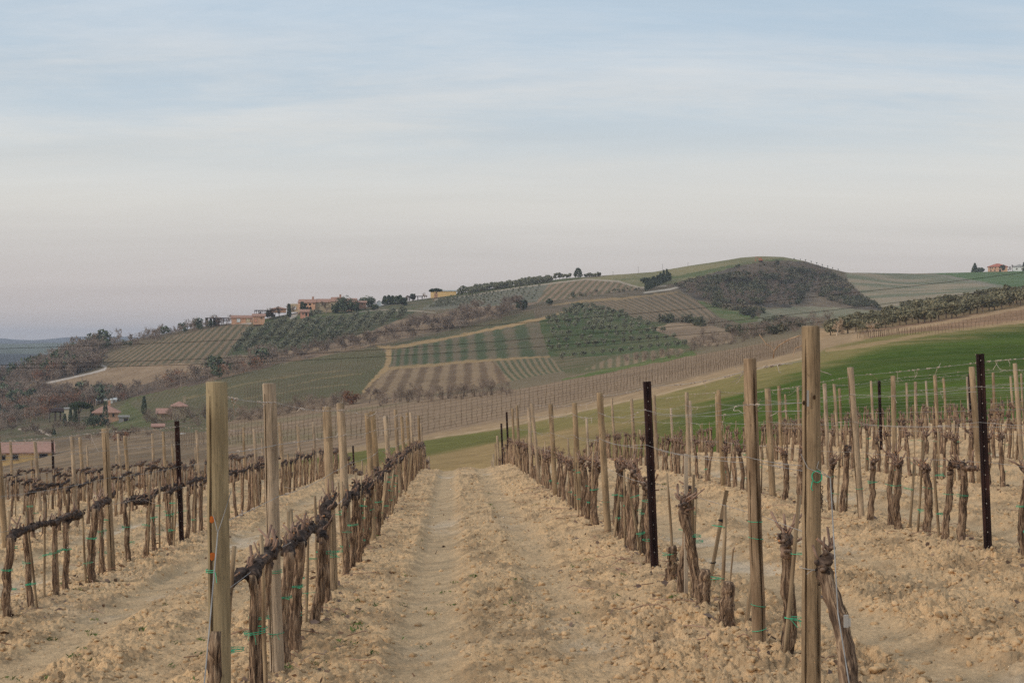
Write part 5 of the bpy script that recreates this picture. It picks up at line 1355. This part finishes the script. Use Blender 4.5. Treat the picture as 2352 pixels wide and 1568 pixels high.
# ---- woods and scrub that read as one mass
def woods():
    rng = np.random.default_rng(33)
    Rz = lambda a: np.array([[cos(a), -sin(a), 0], [sin(a), cos(a), 0], [0, 0, 1]])
    T = [bare_mesh(rng, 9, 8, 200, 2, .075, k % 3 == 2 and 1 or 0, .16, 4) for k in range(6)] + [bush_mesh(rng, 6, 7, 200, .08, 8) for k in range(2)]
    E = [round_mesh(rng, 7, 7, 200, .8)[1] for k in range(3)]; R = [bush_mesh(rng, 5, 6, 220, .10, 6) for k in range(2)]
    m = MB()
    def put(poly, n, h0, h1, d0, d1, pe=.08, pr=.06):
        us = [p[0] for p in poly]; ys = [p[1] for p in poly]; c = 0; g = 0
        while c < n and g < n * 40:
            g += 1; u = rng.uniform(min(us), max(us)); y = rng.uniform(min(ys), max(ys))
            if not inpoly(np.array([u]), np.array([y]), poly)[0]: continue
            x, d, z = ray(u, y, d0, d1); c += 1; hp = rng.uniform(h0, h1) / F * d; q = rng.random()
            if q < pe: t = E[rng.integers(0, 3)]; mi = 2; s = hp / 7
            elif q < pe + pr: t = R[rng.integers(0, 2)]; mi = 1; s = hp / 6
            else: t = T[rng.integers(0, 8)]; mi = 0; s = hp / 8.5
            k0 = len(m.M); m.merge(t, Rz(rng.uniform(0, 6.28)) * s * rng.uniform(.9, 1.15), (x, d, z))
            for i in range(k0, len(m.M)): m.M[i] = m.M[i] * 0 + mi
    put([(-60, 880), (60, 862), (165, 812), (240, 796), (300, 785), (250, 800), (215, 822), (175, 838), (235, 838), (200, 855), (90, 880), (-60, 896)], 420, 24, 42, 560, 860)
    put([(-60, 880), (-60, 905), (40, 893), (100, 895), (60, 905), (-60, 930)], 60, 24, 40, 500, 860)
    put([(-60, 905), (60, 902), (150, 905), (300, 908), (430, 870), (480, 862), (520, 850), (640, 822), (640, 834), (520, 868), (470, 878), (300, 912), (270, 925), (120, 945), (-60, 985)], 420, 24, 44, 430, 700, .06, .12)
    put([(-60, 985), (110, 945), (110, 965), (-60, 1000)], 60, 24, 40, 430, 700, .05, .12)
    put([(170, 838), (180, 812), (240, 800), (330, 784), (400, 768), (470, 752), (470, 758), (330, 792), (260, 806), (230, 818), (240, 838)], 110, 10, 20, 640, 860, .15, .03)
    put([(295, 784), (400, 764), (470, 750), (530, 742), (530, 745), (400, 768), (295, 788)], 60, 14, 28, 740, 860, .1, .02)
    tag(m.build('woodland', [M_TWIG, M_TWIGR, M_DARKLEAF]), 'purple-brown leafless woods covering the low hill and the hollow', 'woods', None, 'stuff')
    m2 = MB(); S = [round_mesh(rng, 3, 4, 90, .75, 0)[1] for k in range(4)]; B = [bush_mesh(rng, 3, 4, 110, .09, 4) for k in range(4)]
    def scrub(poly, n, h0, h1, pe, d0=560, d1=1060):
        us = [p[0] for p in poly]; ys = [p[1] for p in poly]; c = 0; g = 0
        while c < n and g < n * 40:
            g += 1; u = rng.uniform(min(us), max(us)); y = rng.uniform(min(ys), max(ys))
            if not inpoly(np.array([u]), np.array([y]), poly)[0]: continue
            x, d, z = ray(u, y, d0, d1); c += 1; dens = float(fbm(np.array(u / 26.0), np.array(y / 14.0), 3, 5)); dark = dens > .5
            if dens < .36 and rng.random() < .5: continue
            hp = rng.uniform(h0, h1) / F * d; e = rng.random() < (pe * 1.8 if dark else pe * .3); t = (S if e else B)[rng.integers(0, 4)]; k0 = len(m2.M)
            m2.merge(t, Rz(rng.uniform(0, 6.28)) * hp / 3, (x, d, z))
            for i in range(k0, len(m2.M)): m2.M[i] = m2.M[i] * 0 + (0 if e else 1)
    scrub([(1545, 655), (1640, 640), (1720, 628), (1800, 622), (1890, 622), (1930, 642), (1985, 686), (2025, 712), (1930, 700), (1850, 668), (1840, 700), (1770, 704), (1690, 698), (1600, 684)], 1700, 6, 13, .5)
    scrub([(1690, 612), (1790, 600), (1880, 612), (1890, 640), (1800, 640), (1720, 640)], 160, 3, 7, .3)
    scrub([(1480, 742), (1560, 738), (1640, 745), (1720, 760), (1780, 740), (1820, 735), (1850, 752), (1800, 770), (1700, 772), (1650, 756), (1560, 742)], 170, 8, 22, .6, 380, 800)
    scrub([(1600, 690), (1650, 702), (1700, 706), (1760, 716), (1740, 735), (1690, 716), (1640, 706)], 60, 8, 16, .7)
    scrub([(1310, 676), (1440, 664), (1500, 656), (1500, 661), (1440, 670), (1310, 684)], 60, 3, 7, .5)
    tag(m2.build('scrubland', [M_SCRUB, M_TWIG]), 'dark scrub bushes matting the steep side of the rounded hill', 'scrub', None, 'stuff')
woods()
# ---- posts and vines of the vineyards too far to tell apart
def far_vineyards():
    rng = np.random.default_rng(52); m = MB(); mv = MB()
    def field(quad, poly, nrow, nalong, axis, hp, hv, d0, d1, vin=4, wide=.09):
        H = np.linalg.inv(homog(quad)); ii, jj = np.meshgrid(np.arange(nrow), np.arange(nalong * vin), indexing='ij')
        a = (ii + .5) / nrow; b = (jj + .5) / (nalong * vin)
        u, y = happly(H, b, a) if axis == 1 else happly(H, a, b)
        ok = inpoly(u, y, poly)
        for k in zip(u[ok], y[ok], jj[ok]):
            x, d, z = ray(k[0] + rng.normal() * .3, k[1], d0, d1); post = k[2] % vin == 0
            h = (hp if post else hv * rng.uniform(.7, 1.2)); w = wide if post else wide * 1.0
            mm = m if post else mv; t = rng.normal() * .1
            mm.add([(x - w / 2, d, z - .1), (x + w / 2, d, z - .1), (x + w / 2 + t, d, z + h), (x - w / 2 + t, d, z + h), (x, d - w / 2, z - .1), (x, d + w / 2, z - .1), (x + t, d + w / 2, z + h), (x + t, d - w / 2, z + h)], [[0, 1, 2, 3], [4, 5, 6, 7]])
    poly = [(960, 925), (1190, 897), (1420, 854), (1600, 820), (1760, 792), (1835, 780), (1835, 806), (1700, 842), (1500, 893), (1300, 936), (1150, 968), (1000, 992), (960, 1000)]
    field([(950, 915), (1840, 765), (1840, 812), (950, 1005)], poly, 13, 62, 1, .95, .5, 150, 430, 2, .04)
    field([(380, 985), (960, 925), (960, 1005), (380, 1030)], [(500, 975), (960, 925), (960, 1008), (700, 1020), (400, 1030), (380, 990)], 13, 34, 1, .95, .5, 120, 430, 2, .04)
    field([(1960, 788), (2380, 712), (2380, 746), (2000, 800)], [(1960, 790), (2000, 780), (2352, 718), (2380, 714), (2380, 742), (2150, 768), (2000, 796)], 3, 55, 1, 1.15, .6, 250, 420, 1, .07)
    field([(560, 890), (880, 802), (860, 880), (560, 945)], [(450, 890), (640, 842), (870, 802), (884, 845), (828, 900), (560, 945), (400, 955)], 12, 40, 1, 1.3, .6, 380, 640, 1, .08)
    field([(1060, 752), (1240, 702), (1240, 728), (1060, 770)], [(960, 778), (1060, 752), (1240, 702), (1240, 725), (1060, 765), (960, 782)], 5, 44, 1, 1.4, .6, 560, 800, 1, .10)
    tag(m.build('distant_vineyard_posts', noisy_mat('far_post_wood', Am(116, 98, 78), Am(150, 130, 106), .3)), 'countless tiny posts of the vineyards beyond the track', 'vineyard posts', None, 'stuff')
    tag(mv.build('distant_vineyard_rows', noisy_mat('far_vines', Am(96, 78, 64), Am(124, 102, 84), .3)), 'countless tiny bare vines of the fields beyond the track', 'vineyard rows', None, 'stuff')
far_vineyards()
# ---------------------------------------------------------------- houses, sheds, machines, cables
def house_mat(name, c, v=.85, sc=.6): return noisy_mat(name, tuple(x * v for x in c), c, sc, (1, 1, 1), None, 0.95, 0, None, 0.0)
M_BRICK = house_mat('orange_brick', Am(204, 158, 126)); M_BRICKD = house_mat('brown_brick', Am(166, 128, 106)); M_CREAM = house_mat('cream_plaster', Am(196, 178, 146), .92)
M_YELLOW = house_mat('yellow_plaster', Am(222, 184, 126), .93); M_STONE = house_mat('pale_stone', Am(168, 150, 122), .8, 1.2); M_PINK = house_mat('pink_plaster', Am(206, 146, 120))
M_TILE = house_mat('terracotta_tiles', Am(164, 126, 108), .8, 1.5); M_TILEP = house_mat('pinkish_tiles', Am(166, 128, 112), .8, 1.5); M_TILER = house_mat('red_tiles', Am(172, 104, 84), .85, 1.2)
M_DARKROOF = house_mat('dark_timber_roof', Am(70, 56, 54), .8); M_PALEROOF = house_mat('pale_sheet_roof', Am(196, 200, 200), .92); M_WHITE = house_mat('white_paint', Am(224, 220, 214), .93)
M_DARK = house_mat('dark_opening', Am(52, 44, 42), .8); M_DOORR = house_mat('red_door', Am(176, 76, 60), .9); M_GREY = house_mat('grey_concrete', Am(150, 144, 136), .85)
M_YMACH = house_mat('yellow_machine_paint', Am(190, 150, 50), .85); M_OMACH = house_mat('orange_machine_paint', Am(176, 112, 84), .85); M_TRACK = house_mat('steel_track', Am(60, 54, 50), .8); M_CABLE = house_mat('black_cable', Am(40, 38, 40), .9)
def gable_roof(w, dp, h0, rise, ov=.5, along='x', hip=False, th=.22):
    mb = MB(); W = w / 2 + ov; D = dp / 2 + ov; e = h0 - rise * ov / (dp / 2 if along == 'x' else w / 2) * .9
    if hip:
        r = max(0.0, w / 2 - dp / 2) if along == 'x' else 0
        top = [(-r - .01, 0, h0 + rise), (r + .01, 0, h0 + rise)]
        lo = [(-W, -D, e), (W, -D, e), (W, D, e), (-W, D, e)]; V = lo + top + [(x, y, z - th) for x, y, z in lo]
        mb.add(V, [np.array([(0, 1, 5, 4), (2, 3, 4, 5)]), np.array([(1, 2, 5), (3, 0, 4)]), np.array([(6, 7, 1, 0), (7, 8, 2, 1), (8, 9, 3, 2), (9, 6, 0, 3), (9, 8, 7, 6)])])
    elif along == 'x':
        V = [(-W, -D, e), (W, -D, e), (W, D, e), (-W, D, e), (-W, 0, h0 + rise), (W, 0, h0 + rise)]; V = V + [(x, y, z - th) for x, y, z in V]
        mb.add(V, np.array([(0, 1, 5, 4), (5, 2, 3, 4)[::1] if False else (2, 3, 4, 5), (6, 7, 1, 0), (8, 9, 3, 2), (10, 11, 7, 6), (11, 10, 9, 8), (0, 4, 10, 6), (4, 3, 9, 10), (7, 11, 5, 1), (11, 8, 2, 5)]))
    else:
        V = [(-W, -D, e), (-W, D, e), (W, D, e), (W, -D, e), (0, -D, h0 + rise), (0, D, h0 + rise)]; V = V + [(x, y, z - th) for x, y, z in V]
        mb.add(V, np.array([(4, 5, 1, 0), (3, 2, 5, 4), (6, 7, 11, 10), (10, 11, 8, 9), (0, 6, 10, 4), (4, 10, 9, 3), (1, 5, 11, 7), (5, 2, 8, 11), (0, 1, 7, 6), (3, 9, 8, 2)]))
    return mb
def wall_block(mb, x0, x1, y0, y1, h, rise=0, along='x'):
    """four walls with their gables; they reach a little below the ground"""
    V = [(x0, y0, -1.2), (x1, y0, -1.2), (x1, y1, -1.2), (x0, y1, -1.2), (x0, y0, h), (x1, y0, h), (x1, y1, h), (x0, y1, h)]
    mb.add(V, np.array([(0, 1, 5, 4), (1, 2, 6, 5), (2, 3, 7, 6), (3, 0, 4, 7)]))
    if rise and along == 'x':
        ym = (y0 + y1) / 2; mb.add([(x0, y0, h), (x0, y1, h), (x0, ym, h + rise - .25), (x1, y0, h), (x1, y1, h), (x1, ym, h + rise - .25)], np.array([(0, 2, 1), (3, 4, 5)]))
    elif rise:
        xm = (x0 + x1) / 2; mb.add([(x0, y0, h), (x1, y0, h), (xm, y0, h + rise - .25), (x0, y1, h), (x1, y1, h), (xm, y1, h + rise - .25)], np.array([(0, 1, 2), (3, 5, 4)]))
def building(name, label, u0, u1, yb, yeave, yridge, wm, rm, roof='gable', depth=None, d=None, wins=(), doors=(), rz=0.0, group=None, chim=(), along='x', ov=.5, dark=None, wmat=None):
    """a house with its front towards the valley: walls, roof, each window and each door its own part"""
    uc = (u0 + u1) / 2; x, dd, z = ray(uc, yb) if d is None else ((uc - 1176) / F * d, d, None)
    k = dd / F
    if z is None: z = -(yb - 784) * k
    w = (u1 - u0) * k; h = (yb - yeave) * k; rise = (yeave - yridge) * k; dp = depth or max(5.0, w * .55)
    rz = rz + math.atan2(-x, dd); root = empty(name, (x - math.sin(rz) * dp / 2, dd + cos(rz) * dp / 2, z), rz); tag(root, label, 'building', group)
    mb = MB(); wall_block(mb, -w / 2, w / 2, -dp / 2, dp / 2, h, rise if roof == 'gable' else 0, along); wall = mb.build('wall', wm, root)
    if roof == 'flat':
        mb = MB(); mb.box((0, 0, h + max(.15, rise / 2)), (w + ov * 2, dp + ov * 2, max(.25, rise)))
    else: mb = gable_roof(w, dp, h, rise, ov, along, roof == 'hip')
    rf = mb.build('roof', rm, root)
    for cx in chim:
        mb = MB(); mb.box((cx * w, 0, h + rise + .3), (.8, .8, 1.6)); mb.box((cx * w, 0, h + rise + 1.2), (1.0, 1.0, .2)); mb.build('chimney', wm, rf)
    def opening(nm, fx, fz, fw, fh, m):
        ww, hh = fw * w, fh * h
        mb = MB(); mb.box((fx * w, -dp / 2 - .03, fz * h), (ww, .08, hh)); o = mb.build(nm, m, root)
        fr = MB()
        for sx in (-1, 1): fr.box((fx * w + sx * (ww / 2 + .05), -dp / 2 - .06, fz * h), (.1, .14, hh + .2))
        fr.box((fx * w, -dp / 2 - .06, fz * h + hh / 2 + .06), (ww, .14, .12)); fr.box((fx * w, -dp / 2 - .09, fz * h - hh / 2 - .06), (ww + .3, .2, .12))
        fr.build('frame', M_STONE, o)
    for t in wins: opening('window', *t, wmat or M_DARK)
    for t in doors: opening('door', *t[:4], t[4])
    return root, w, dp, h, rise
def pergola(name, label, u0, u1, yb, yt, d, posts=4, dp=5.0, roofm=M_DARKROOF, th=.25):
    k = d / F; w = (u1 - u0) * k; h = (yb - yt) * k; x = ((u0 + u1) / 2 - 1176) * k; z = -(yb - 784) * k
    root = empty(name, (x, d + dp / 2, z)); tag(root, label, 'shelter')
    mb = MB(); mb.box((0, 0, h), (w + .6, dp + .6, th), 0, 0, .97)
    for i in range(7): mb.box((-w / 2 + w * i / 6, 0, h - th), (.14, dp, .2))
    mb.build('roof', roofm, root)
    for i in range(posts):
        for sy in (-1, 1):
            mb = MB(); mb.box((-w / 2 + w * i / (posts - 1), sy * dp / 2 * .95, h / 2 - .5), (.22, .22, h + .7)); mb.build('post', roofm, root)
def houses():
    # long farmhouse on the ridge: three joined blocks under stepped tile roofs
    d = FARM_D; k = d / F
    root = empty('farmhouse', ((750 - 1176) * k, d, -(716 - 784) * k)); tag(root, 'long brick farmhouse with stepped terracotta roofs and arches on the ridge', 'farmhouse')
    def X(u): return (u - 750) * k
    def Zp(y): return (716 - y) * k
    for (u0, u1, yb, ye, yr, m, fy) in ((685, 724, 718, 694, 686.5, M_BRICK, 0), (724, 759, 716, 693, 685.5, M_STONE, 1.2), (759, 784, 714, 691, 681.5, M_STONE, .6), (784, 816, 712, 692, 684, M_BRICKD, 1.6)):
        w = (u1 - u0) * k; cx = X((u0 + u1) / 2); dp = 10; mb = MB(); wall_block(mb, cx - w / 2, cx + w / 2 - .01, fy, fy + dp, Zp(ye), (ye - yr) * k, 'x'); mb.build('wall', m, root)
        g = gable_roof(w, dp, Zp(ye), (ye - yr) * k, .35); g.V = [v + [cx, fy + dp / 2, 0] for v in g.V]; rf = g.build('roof', M_TILE, root)
        if u0 in (685, 759):
            c = MB(); c.box((cx + w * .3, fy + dp / 2, Zp(yr) + .5), (.9, .9, 1.8)); c.build('chimney', M_BRICKD, rf)
    def op(nm, u, y, wp, hp, m, fy, arch=False):
        mb = MB(); w, h = wp * k, hp * k; mb.box((X(u), fy - .03, Zp(y)), (w, .1, h))
        if arch: a = np.linspace(0, pi, 9); V = np.stack([X(u) + np.cos(a) * w / 2, np.full(9, fy - .08), Zp(y) + h / 2 + np.sin(a) * w / 2], 1); mb.add(V, np.arange(9)[None])
        mb.build(nm, m, root)
    for u in (703.5, 711.5): op('window', u, 699, 4.6, 4.6, M_DARK, 0)
    for u in (699.5, 706.5, 713): op('arch', u, 709.5, 5.2, 6, M_DARK, 0, True)
    op('window', 721, 697, 2.5, 4, M_DARK, 0); op('window', 762, 699, 2.6, 5, M_DARK, .6); op('window', 771.5, 697, 3, 3.4, M_DARK, .6); op('door', 777, 708, 6, 6.5, M_DOORR, .6); op('window', 740, 698, 2.6, 3, M_DARK, 1.2)
    mb = MB(); mb.box((X(704), -3.5, Zp(716) + .3), (31 * k, 6, 1.6)); mb.build('terrace', M_CREAM, root)
    building('garage', 'cream flat-topped garage left of the long farmhouse', 667, 685, 711, 699.5, 697.5, M_CREAM, M_CREAM, 'flat', 6, FARM_D + 1, (), [(.0, .35, .45, .62, M_WHITE)], ov=.1)
    building('pink_shed', 'small pink shed with a tiled roof below the farmhouse terrace', 690, 709, 725.5, 715, 710, M_PINK, M_TILE, 'gable', 5, 768, [(-.2, .5, .14, .3)], [(.2, .38, .2, .7, M_DARK)])
    building('cottage', 'small low cottage with a hipped terracotta roof left of the cream garage', 624, 657, 712.5, 708, 704, M_BRICK, M_TILE, 'hip', 8, 808, [(-.25, .5, .1, .4), (.2, .5, .1, .4)])
    building('brick_barn', 'tall orange brick barn at the top of the slanting orchard', 581, 608, 740, 725, 720, M_BRICK, M_TILE, 'gable', 8, 780, [(.2, .65, .1, .16)], [(-.28, .3, .2, .5, M_PINK)])
    building('long_barn', 'long low orange barn with two pale doors above the striped vineyard', 532, 580, 740, 729, 723.5, M_BRICK, M_TILE, 'gable', 9, 805, [], [(-.17, .42, .16, .8, M_WHITE), (.28, .42, .18, .82, M_CREAM)], along='x')
    building('brick_house', 'small brick house half hidden by the domed stone pine', 823, 841, 702, 694, 690.5, M_BRICKD, M_TILE, 'gable', 7, 820, [(.0, .5, .12, .3)])
    building('white_shed', 'tiny white gabled shed between the stone pine and the dense clump', 866, 876, 700, 693, 689.5, M_WHITE, M_GREY, 'gable', 6, 845, along='y', ov=.2)
    building('yellow_barn', 'yellow flat-roofed barn at the end of the white ridge road', 989, 1048, 685, 668.5, 666, M_YELLOW, M_PALEROOF, 'flat', 12, 868, [(.3, .35, .06, .2), (.42, .35, .06, .2)], [(-.3, .4, .12, .7, M_BRICK)], ov=.4)
    pergola('pergola', 'long dark pergola roof above the brick barn', 585, 628, 724, 712.5, 798, 6, 6)
    pergola('pergola', 'open dark pergola above the striped vineyard', 472, 520, 748, 730, 805, 5, 7)
    pergola('carport', 'open carport with a dark roof left of the yellow barn', 939, 969, 690, 680, 858, 4, 5)
    building('hilltop_house', 'red-roofed orange house alone on the right-hand skyline', 2270, 2313, 625, 611.5, 604.5, M_BRICK, M_TILER, 'hip', 12, 1180, [(-.38, .72, .05, .16), (-.28, .72, .05, .16), (-.12, .72, .05, .16), (.1, .72, .05, .16), (.36, .72, .05, .16), (-.35, .3, .05, .2), (-.15, .3, .05, .2)], [(.12, .26, .09, .46, M_DARK)])
    building('white_house', 'white house with a grey roof at the right edge of the skyline', 2327, 2356, 623, 612, 606, M_WHITE, M_GREY, 'hip', 10, 1190, [(-.2, .5, .08, .3), (.2, .5, .08, .3)])
    # in the valley
    building('yellow_house', 'pale yellow house with a long pinkish tiled roof in the valley', -60, 117, 1066, 1037, 1019, M_YELLOW, M_TILEP, 'gable', 11, None, [(-.13, .55, .085, .34), (.035, .58, .07, .4), (.385, .6, .1, .38)], ov=.5)
    building('low_farmhouse', 'two-storey orange brick farmhouse with a hipped tiled roof by the umbrella pine', 217, 272, 972, 945, 930, M_BRICK, M_TILE, 'hip', 11, None, [(-.22, .62, .13, .3), (.28, .72, .07, .3), (-.42, .6, .05, .2)], [(.0, .18, .2, .36, M_DARK)], chim=(.12,), ov=.8)
    building('lean_to', 'low grey lean-to right of the brick farmhouse', 273, 296, 968, 958, 955, M_GREY, M_GREY, 'flat', 5, None, [], [(.2, .4, .4, .7, M_DARK)], ov=.3)
    building('portico_house', 'cream house with a wide dark portico left of the umbrella pine', 148, 168, 970, 940, 937, M_CREAM, M_GREY, 'flat', 7, None, [], ov=.2)
    pergola('portico', 'dark timber portico standing before the cream house', 114, 149, 968, 941, ray(131, 968)[1], 4, 8, M_DARKROOF, .9)
    building('stone_farmhouse', 'taller part of the old stone farmhouse on the valley slope', 396, 428, 962, 931, 922, M_STONE, M_TILEP, 'hip', 7, None, [(.1, .62, .1, .16)], chim=(.35,), group='old stone farmhouse blocks')
    building('stone_farmhouse', 'lower tiled wing of the old stone farmhouse on the valley slope', 362, 397, 965, 947, 938, M_STONE, M_TILEP, 'gable', 6, None, [(-.2, .55, .08, .25)], group='old stone farmhouse blocks')
    building('ruin', 'small roofless-looking stone hut below the old stone farmhouse', 352, 374, 985, 977, 973, M_STONE, M_TILEP, 'gable', 4, None)
    for (u0, u1, yb, ye, yr, m, lab) in ((221, 231, 927, 920, 917, M_WHITE, 'smallest white shed at the edge of the woods'), (240, 254, 925, 918, 914, M_CREAM, 'pale shed in the middle of the row by the woods'), (254, 268, 924, 917, 913, M_WHITE, 'white shed nearest the green meadow by the woods')):
        building('shed', lab, u0, u1, yb, ye, yr, m, M_WHITE, 'gable', 6, None, [], [(.1, .4, .3, .7, M_GREY)], ov=.2, group='pale sheds by the woods')
    # white board on posts at the field edge
    x, d, z = ray(420, 1012, 150, 460); root = empty('sign_board', ((420 - 1176) / F * 300, 300, -(1010 - 784) / F * 300)); tag(root, 'small white sign board at the edge of the valley vineyard', 'sign')
    mb = MB(); mb.box((0, 0, .75), (1.1, .06, 1.1)); mb.build('board', M_WHITE, root)
    for sx in (-1, 1): mb = MB(); mb.box((sx * .4, .06, -.4), (.08, .06, 2.2)); mb.build('post', M_GREY, root)
    # drifts of pale stones by the valley track are left to the ground itself
    # bulldozer by the white road
    x, d, z = ray(84, 888, 500, 760); root = empty('bulldozer', (x, d, z), .35); tag(root, 'yellow bulldozer parked on the white road by the woods', 'bulldozer')
    mb = MB(); mb.box((0, 0, 1.3), (3.6, 1.6, .9)); mb.box((-1.1, 0, 1.75), (1.3, 1.5, .5), 0, 0, .8); mb.build('body', M_YMACH, root)
    mb = MB(); mb.box((.55, 0, 2.25), (1.3, 1.4, 1.2), 0, 0, .9); mb.build('cab', M_DARK, root); mb = MB(); mb.box((.55, 0, 2.92), (1.5, 1.6, .14)); mb.build('cab_roof', M_YMACH, root)
    for sy in (-1, 1):
        mb = MB(); a = np.linspace(0, 2 * pi, 17)[:-1]; P = np.stack([np.cos(a) * .5 + np.sign(np.cos(a)) * 1.2, 0 * a, .5 + np.sin(a) * .5], 1)
        V = np.concatenate([P + [0, sy * 1.0 - .25, 0], P + [0, sy * 1.0 + .25, 0]]); i = np.arange(16); mb.add(V, [np.stack([i, (i + 1) % 16, (i + 1) % 16 + 16, i + 16], 1), np.arange(16)[None, ::-1], (np.arange(16) + 16)[None]]); mb.build('track', M_TRACK, root)
    mb = MB(); mb.box((-2.5, 0, .7), (.25, 3.0, 1.2)); mb.box((-1.9, .8, .6), (1.2, .15, .2)); mb.box((-1.9, -.8, .6), (1.2, .15, .2)); mb.build('blade', M_YMACH, root)
    # excavator on the summit
    d = 978; k = d / F; root = empty('excavator', ((1746 - 1176) * k, d, float(land(np.array((1746 - 1176) * k), np.array(d))))); tag(root, 'small orange excavator with folded boom on the hill summit', 'excavator')
    mb = MB(); mb.box((.5, 0, 1.2), (2.2, 1.8, .8)); mb.build('body', M_OMACH, root); mb = MB(); mb.box((.2, -.3, 2.1), (1.1, 1.0, 1.1), 0, 0, .9); mb.build('cab', M_OMACH, root)
    for sy in (-1, 1): mb = MB(); mb.box((.3, sy * .9, .4), (2.8, .45, .75), 0, 0, .85); mb.build('track', M_TRACK, root)
    mb = MB(); mb.tube([(-.4, .3, 1.4), (-1.5, .3, 3.0), (-2.6, .3, 3.2)], [.22, .2, .16], 6); mb.build('boom', M_OMACH, root)
    mb = MB(); mb.tube([(-2.6, .3, 3.2), (-2.9, .3, 1.2)], [.15, .12], 6); mb.box((-2.9, .3, .9), (.7, .7, .6)); mb.build('stick', M_OMACH, root)
    # dark vehicle at the edge of the gully trees
    x, d, z = ray(1030, 754, 560, 860); root = empty('parked_van', (x, d, z), -.12); tag(root, 'small dark vehicle parked before the bare gully trees', 'van')
    mb = MB(); mb.box((0, 0, 1.0), (5.0, 2.0, 1.0)); mb.box((.3, 0, 1.75), (3.6, 1.8, .8), 0, 0, .88); mb.build('body', M_DARK, root)
    for sx in (-1.5, 1.5):
        for sy in (-.9, .9): mb = MB(); mb.tube([(sx, sy - .12, .4), (sx, sy + .12, .4)], .4, 10); mb.build('wheel', M_TRACK, root)
    # electricity poles along the ridge, and saplings in a line down the summit's far shoulder
    for n, (u, yb, yt) in enumerate([(1408, 634, 618), (1466, 629, 612), (1522, 624, 608), (1580, 613, 604)]):
        d = 985; k = d / F; x = (u - 1176) * k; z = float(land(np.array(x), np.array(float(d)))); h = (yb - yt) * k
        root = empty('utility_pole', (x, d, z)); tag(root, f"thin grey utility pole, {ORD[n]} along the ridge right of the broad dark cypress", 'pole', 'utility poles on the ridge')
        mb = MB(); mb.tube([(0, 0, -.5), (0, 0, h)], [.13, .09], 6); mb.build('shaft', M_GREY, root); mb = MB(); mb.box((0, 0, h - .3), (1.2, .1, .1)); mb.build('crossarm', M_GREY, root)
    rng = np.random.default_rng(2)
    sap = [round_mesh(rng, 2.6, 1.5, 40, .5, .4) for k in range(2)]; SD = []
    for tr, cr in sap: m = MB(); m.merge(cr, np.eye(3), (0, 0, 0)); m.merge(tr, np.eye(3), (0, 0, 0)); SD.append(m.data('sapling', M_DARKLEAF))
    for n, u in enumerate([1824, 1838, 1850, 1863, 1876, 1889, 1901, 1912, 1925]):
        d = 1046.; x = (u - 1176) / F * d; o = bpy.data.objects.new('sapling', SD[n % 2]); o.location = (x, d, float(land(np.array(x), np.array(d)))); o.rotation_euler = (0, 0, n); o.scale = (.6, .6, .6); tag(link(o), f"tiny sapling, {ORD[n]} down the right shoulder of the summit", 'sapling', 'saplings on the summit shoulder')
houses()
def cables():
    """three sagging power cables crossing the valley well beyond the vineyard"""
    for lab, pts in (('uppermost black power cable crossing the whole valley', [(-200, 806), (0, 799), (632, 779), (794, 766), (1206, 739), (1665, 702), (1860, 684), (2352, 626), (2560, 598)]),
                     ('middle black power cable crossing the whole valley', [(-200, 842), (0, 837), (632, 816), (1206, 780), (1698, 734), (1797, 725), (2352, 657), (2560, 630)]),
                     ('lowest black power cable crossing the whole valley', [(-200, 848), (0, 844), (632, 831), (1206, 798), (1684, 760), (1887, 738), (2352, 684), (2560, 656)])):
        p = np.array(pts, float); c = np.polyfit(p[:, 0], p[:, 1], 3); u = np.linspace(-200, 2560, 60); y = np.polyval(c, u)
        d = 130.0; V = np.stack([(u - 1176) / F * d, np.full(60, d) , -(y - 784) / F * d], 1); mb = MB(); mb.tube(V, .017, 5); tag(mb.build('power_cable', M_CABLE), lab, 'cable', 'power cables across the valley')
cables()
# ---------------------------------------------------------------- haze
def make_haze():
    mb = MB(); mb.box((0, 4600, -60), (9000, 10400, 260))
    m = bpy.data.materials.new('thin_haze'); m.use_nodes = True; nt = m.node_tree; nt.nodes.clear()
    out = nt.nodes.new('ShaderNodeOutputMaterial'); v = nt.nodes.new('ShaderNodeVolumePrincipled')
    v.inputs['Color'].default_value = (0.79, 0.85, 0.98, 1); v.inputs['Density'].default_value = HAZE_DENSITY; v.inputs['Anisotropy'].default_value = 0.0
    nt.links.new(v.outputs[0], out.inputs['Volume'])
    tag(mb.build('haze', m), kind='stuff')
HAZE_DENSITY = 1.35e-4
make_haze()
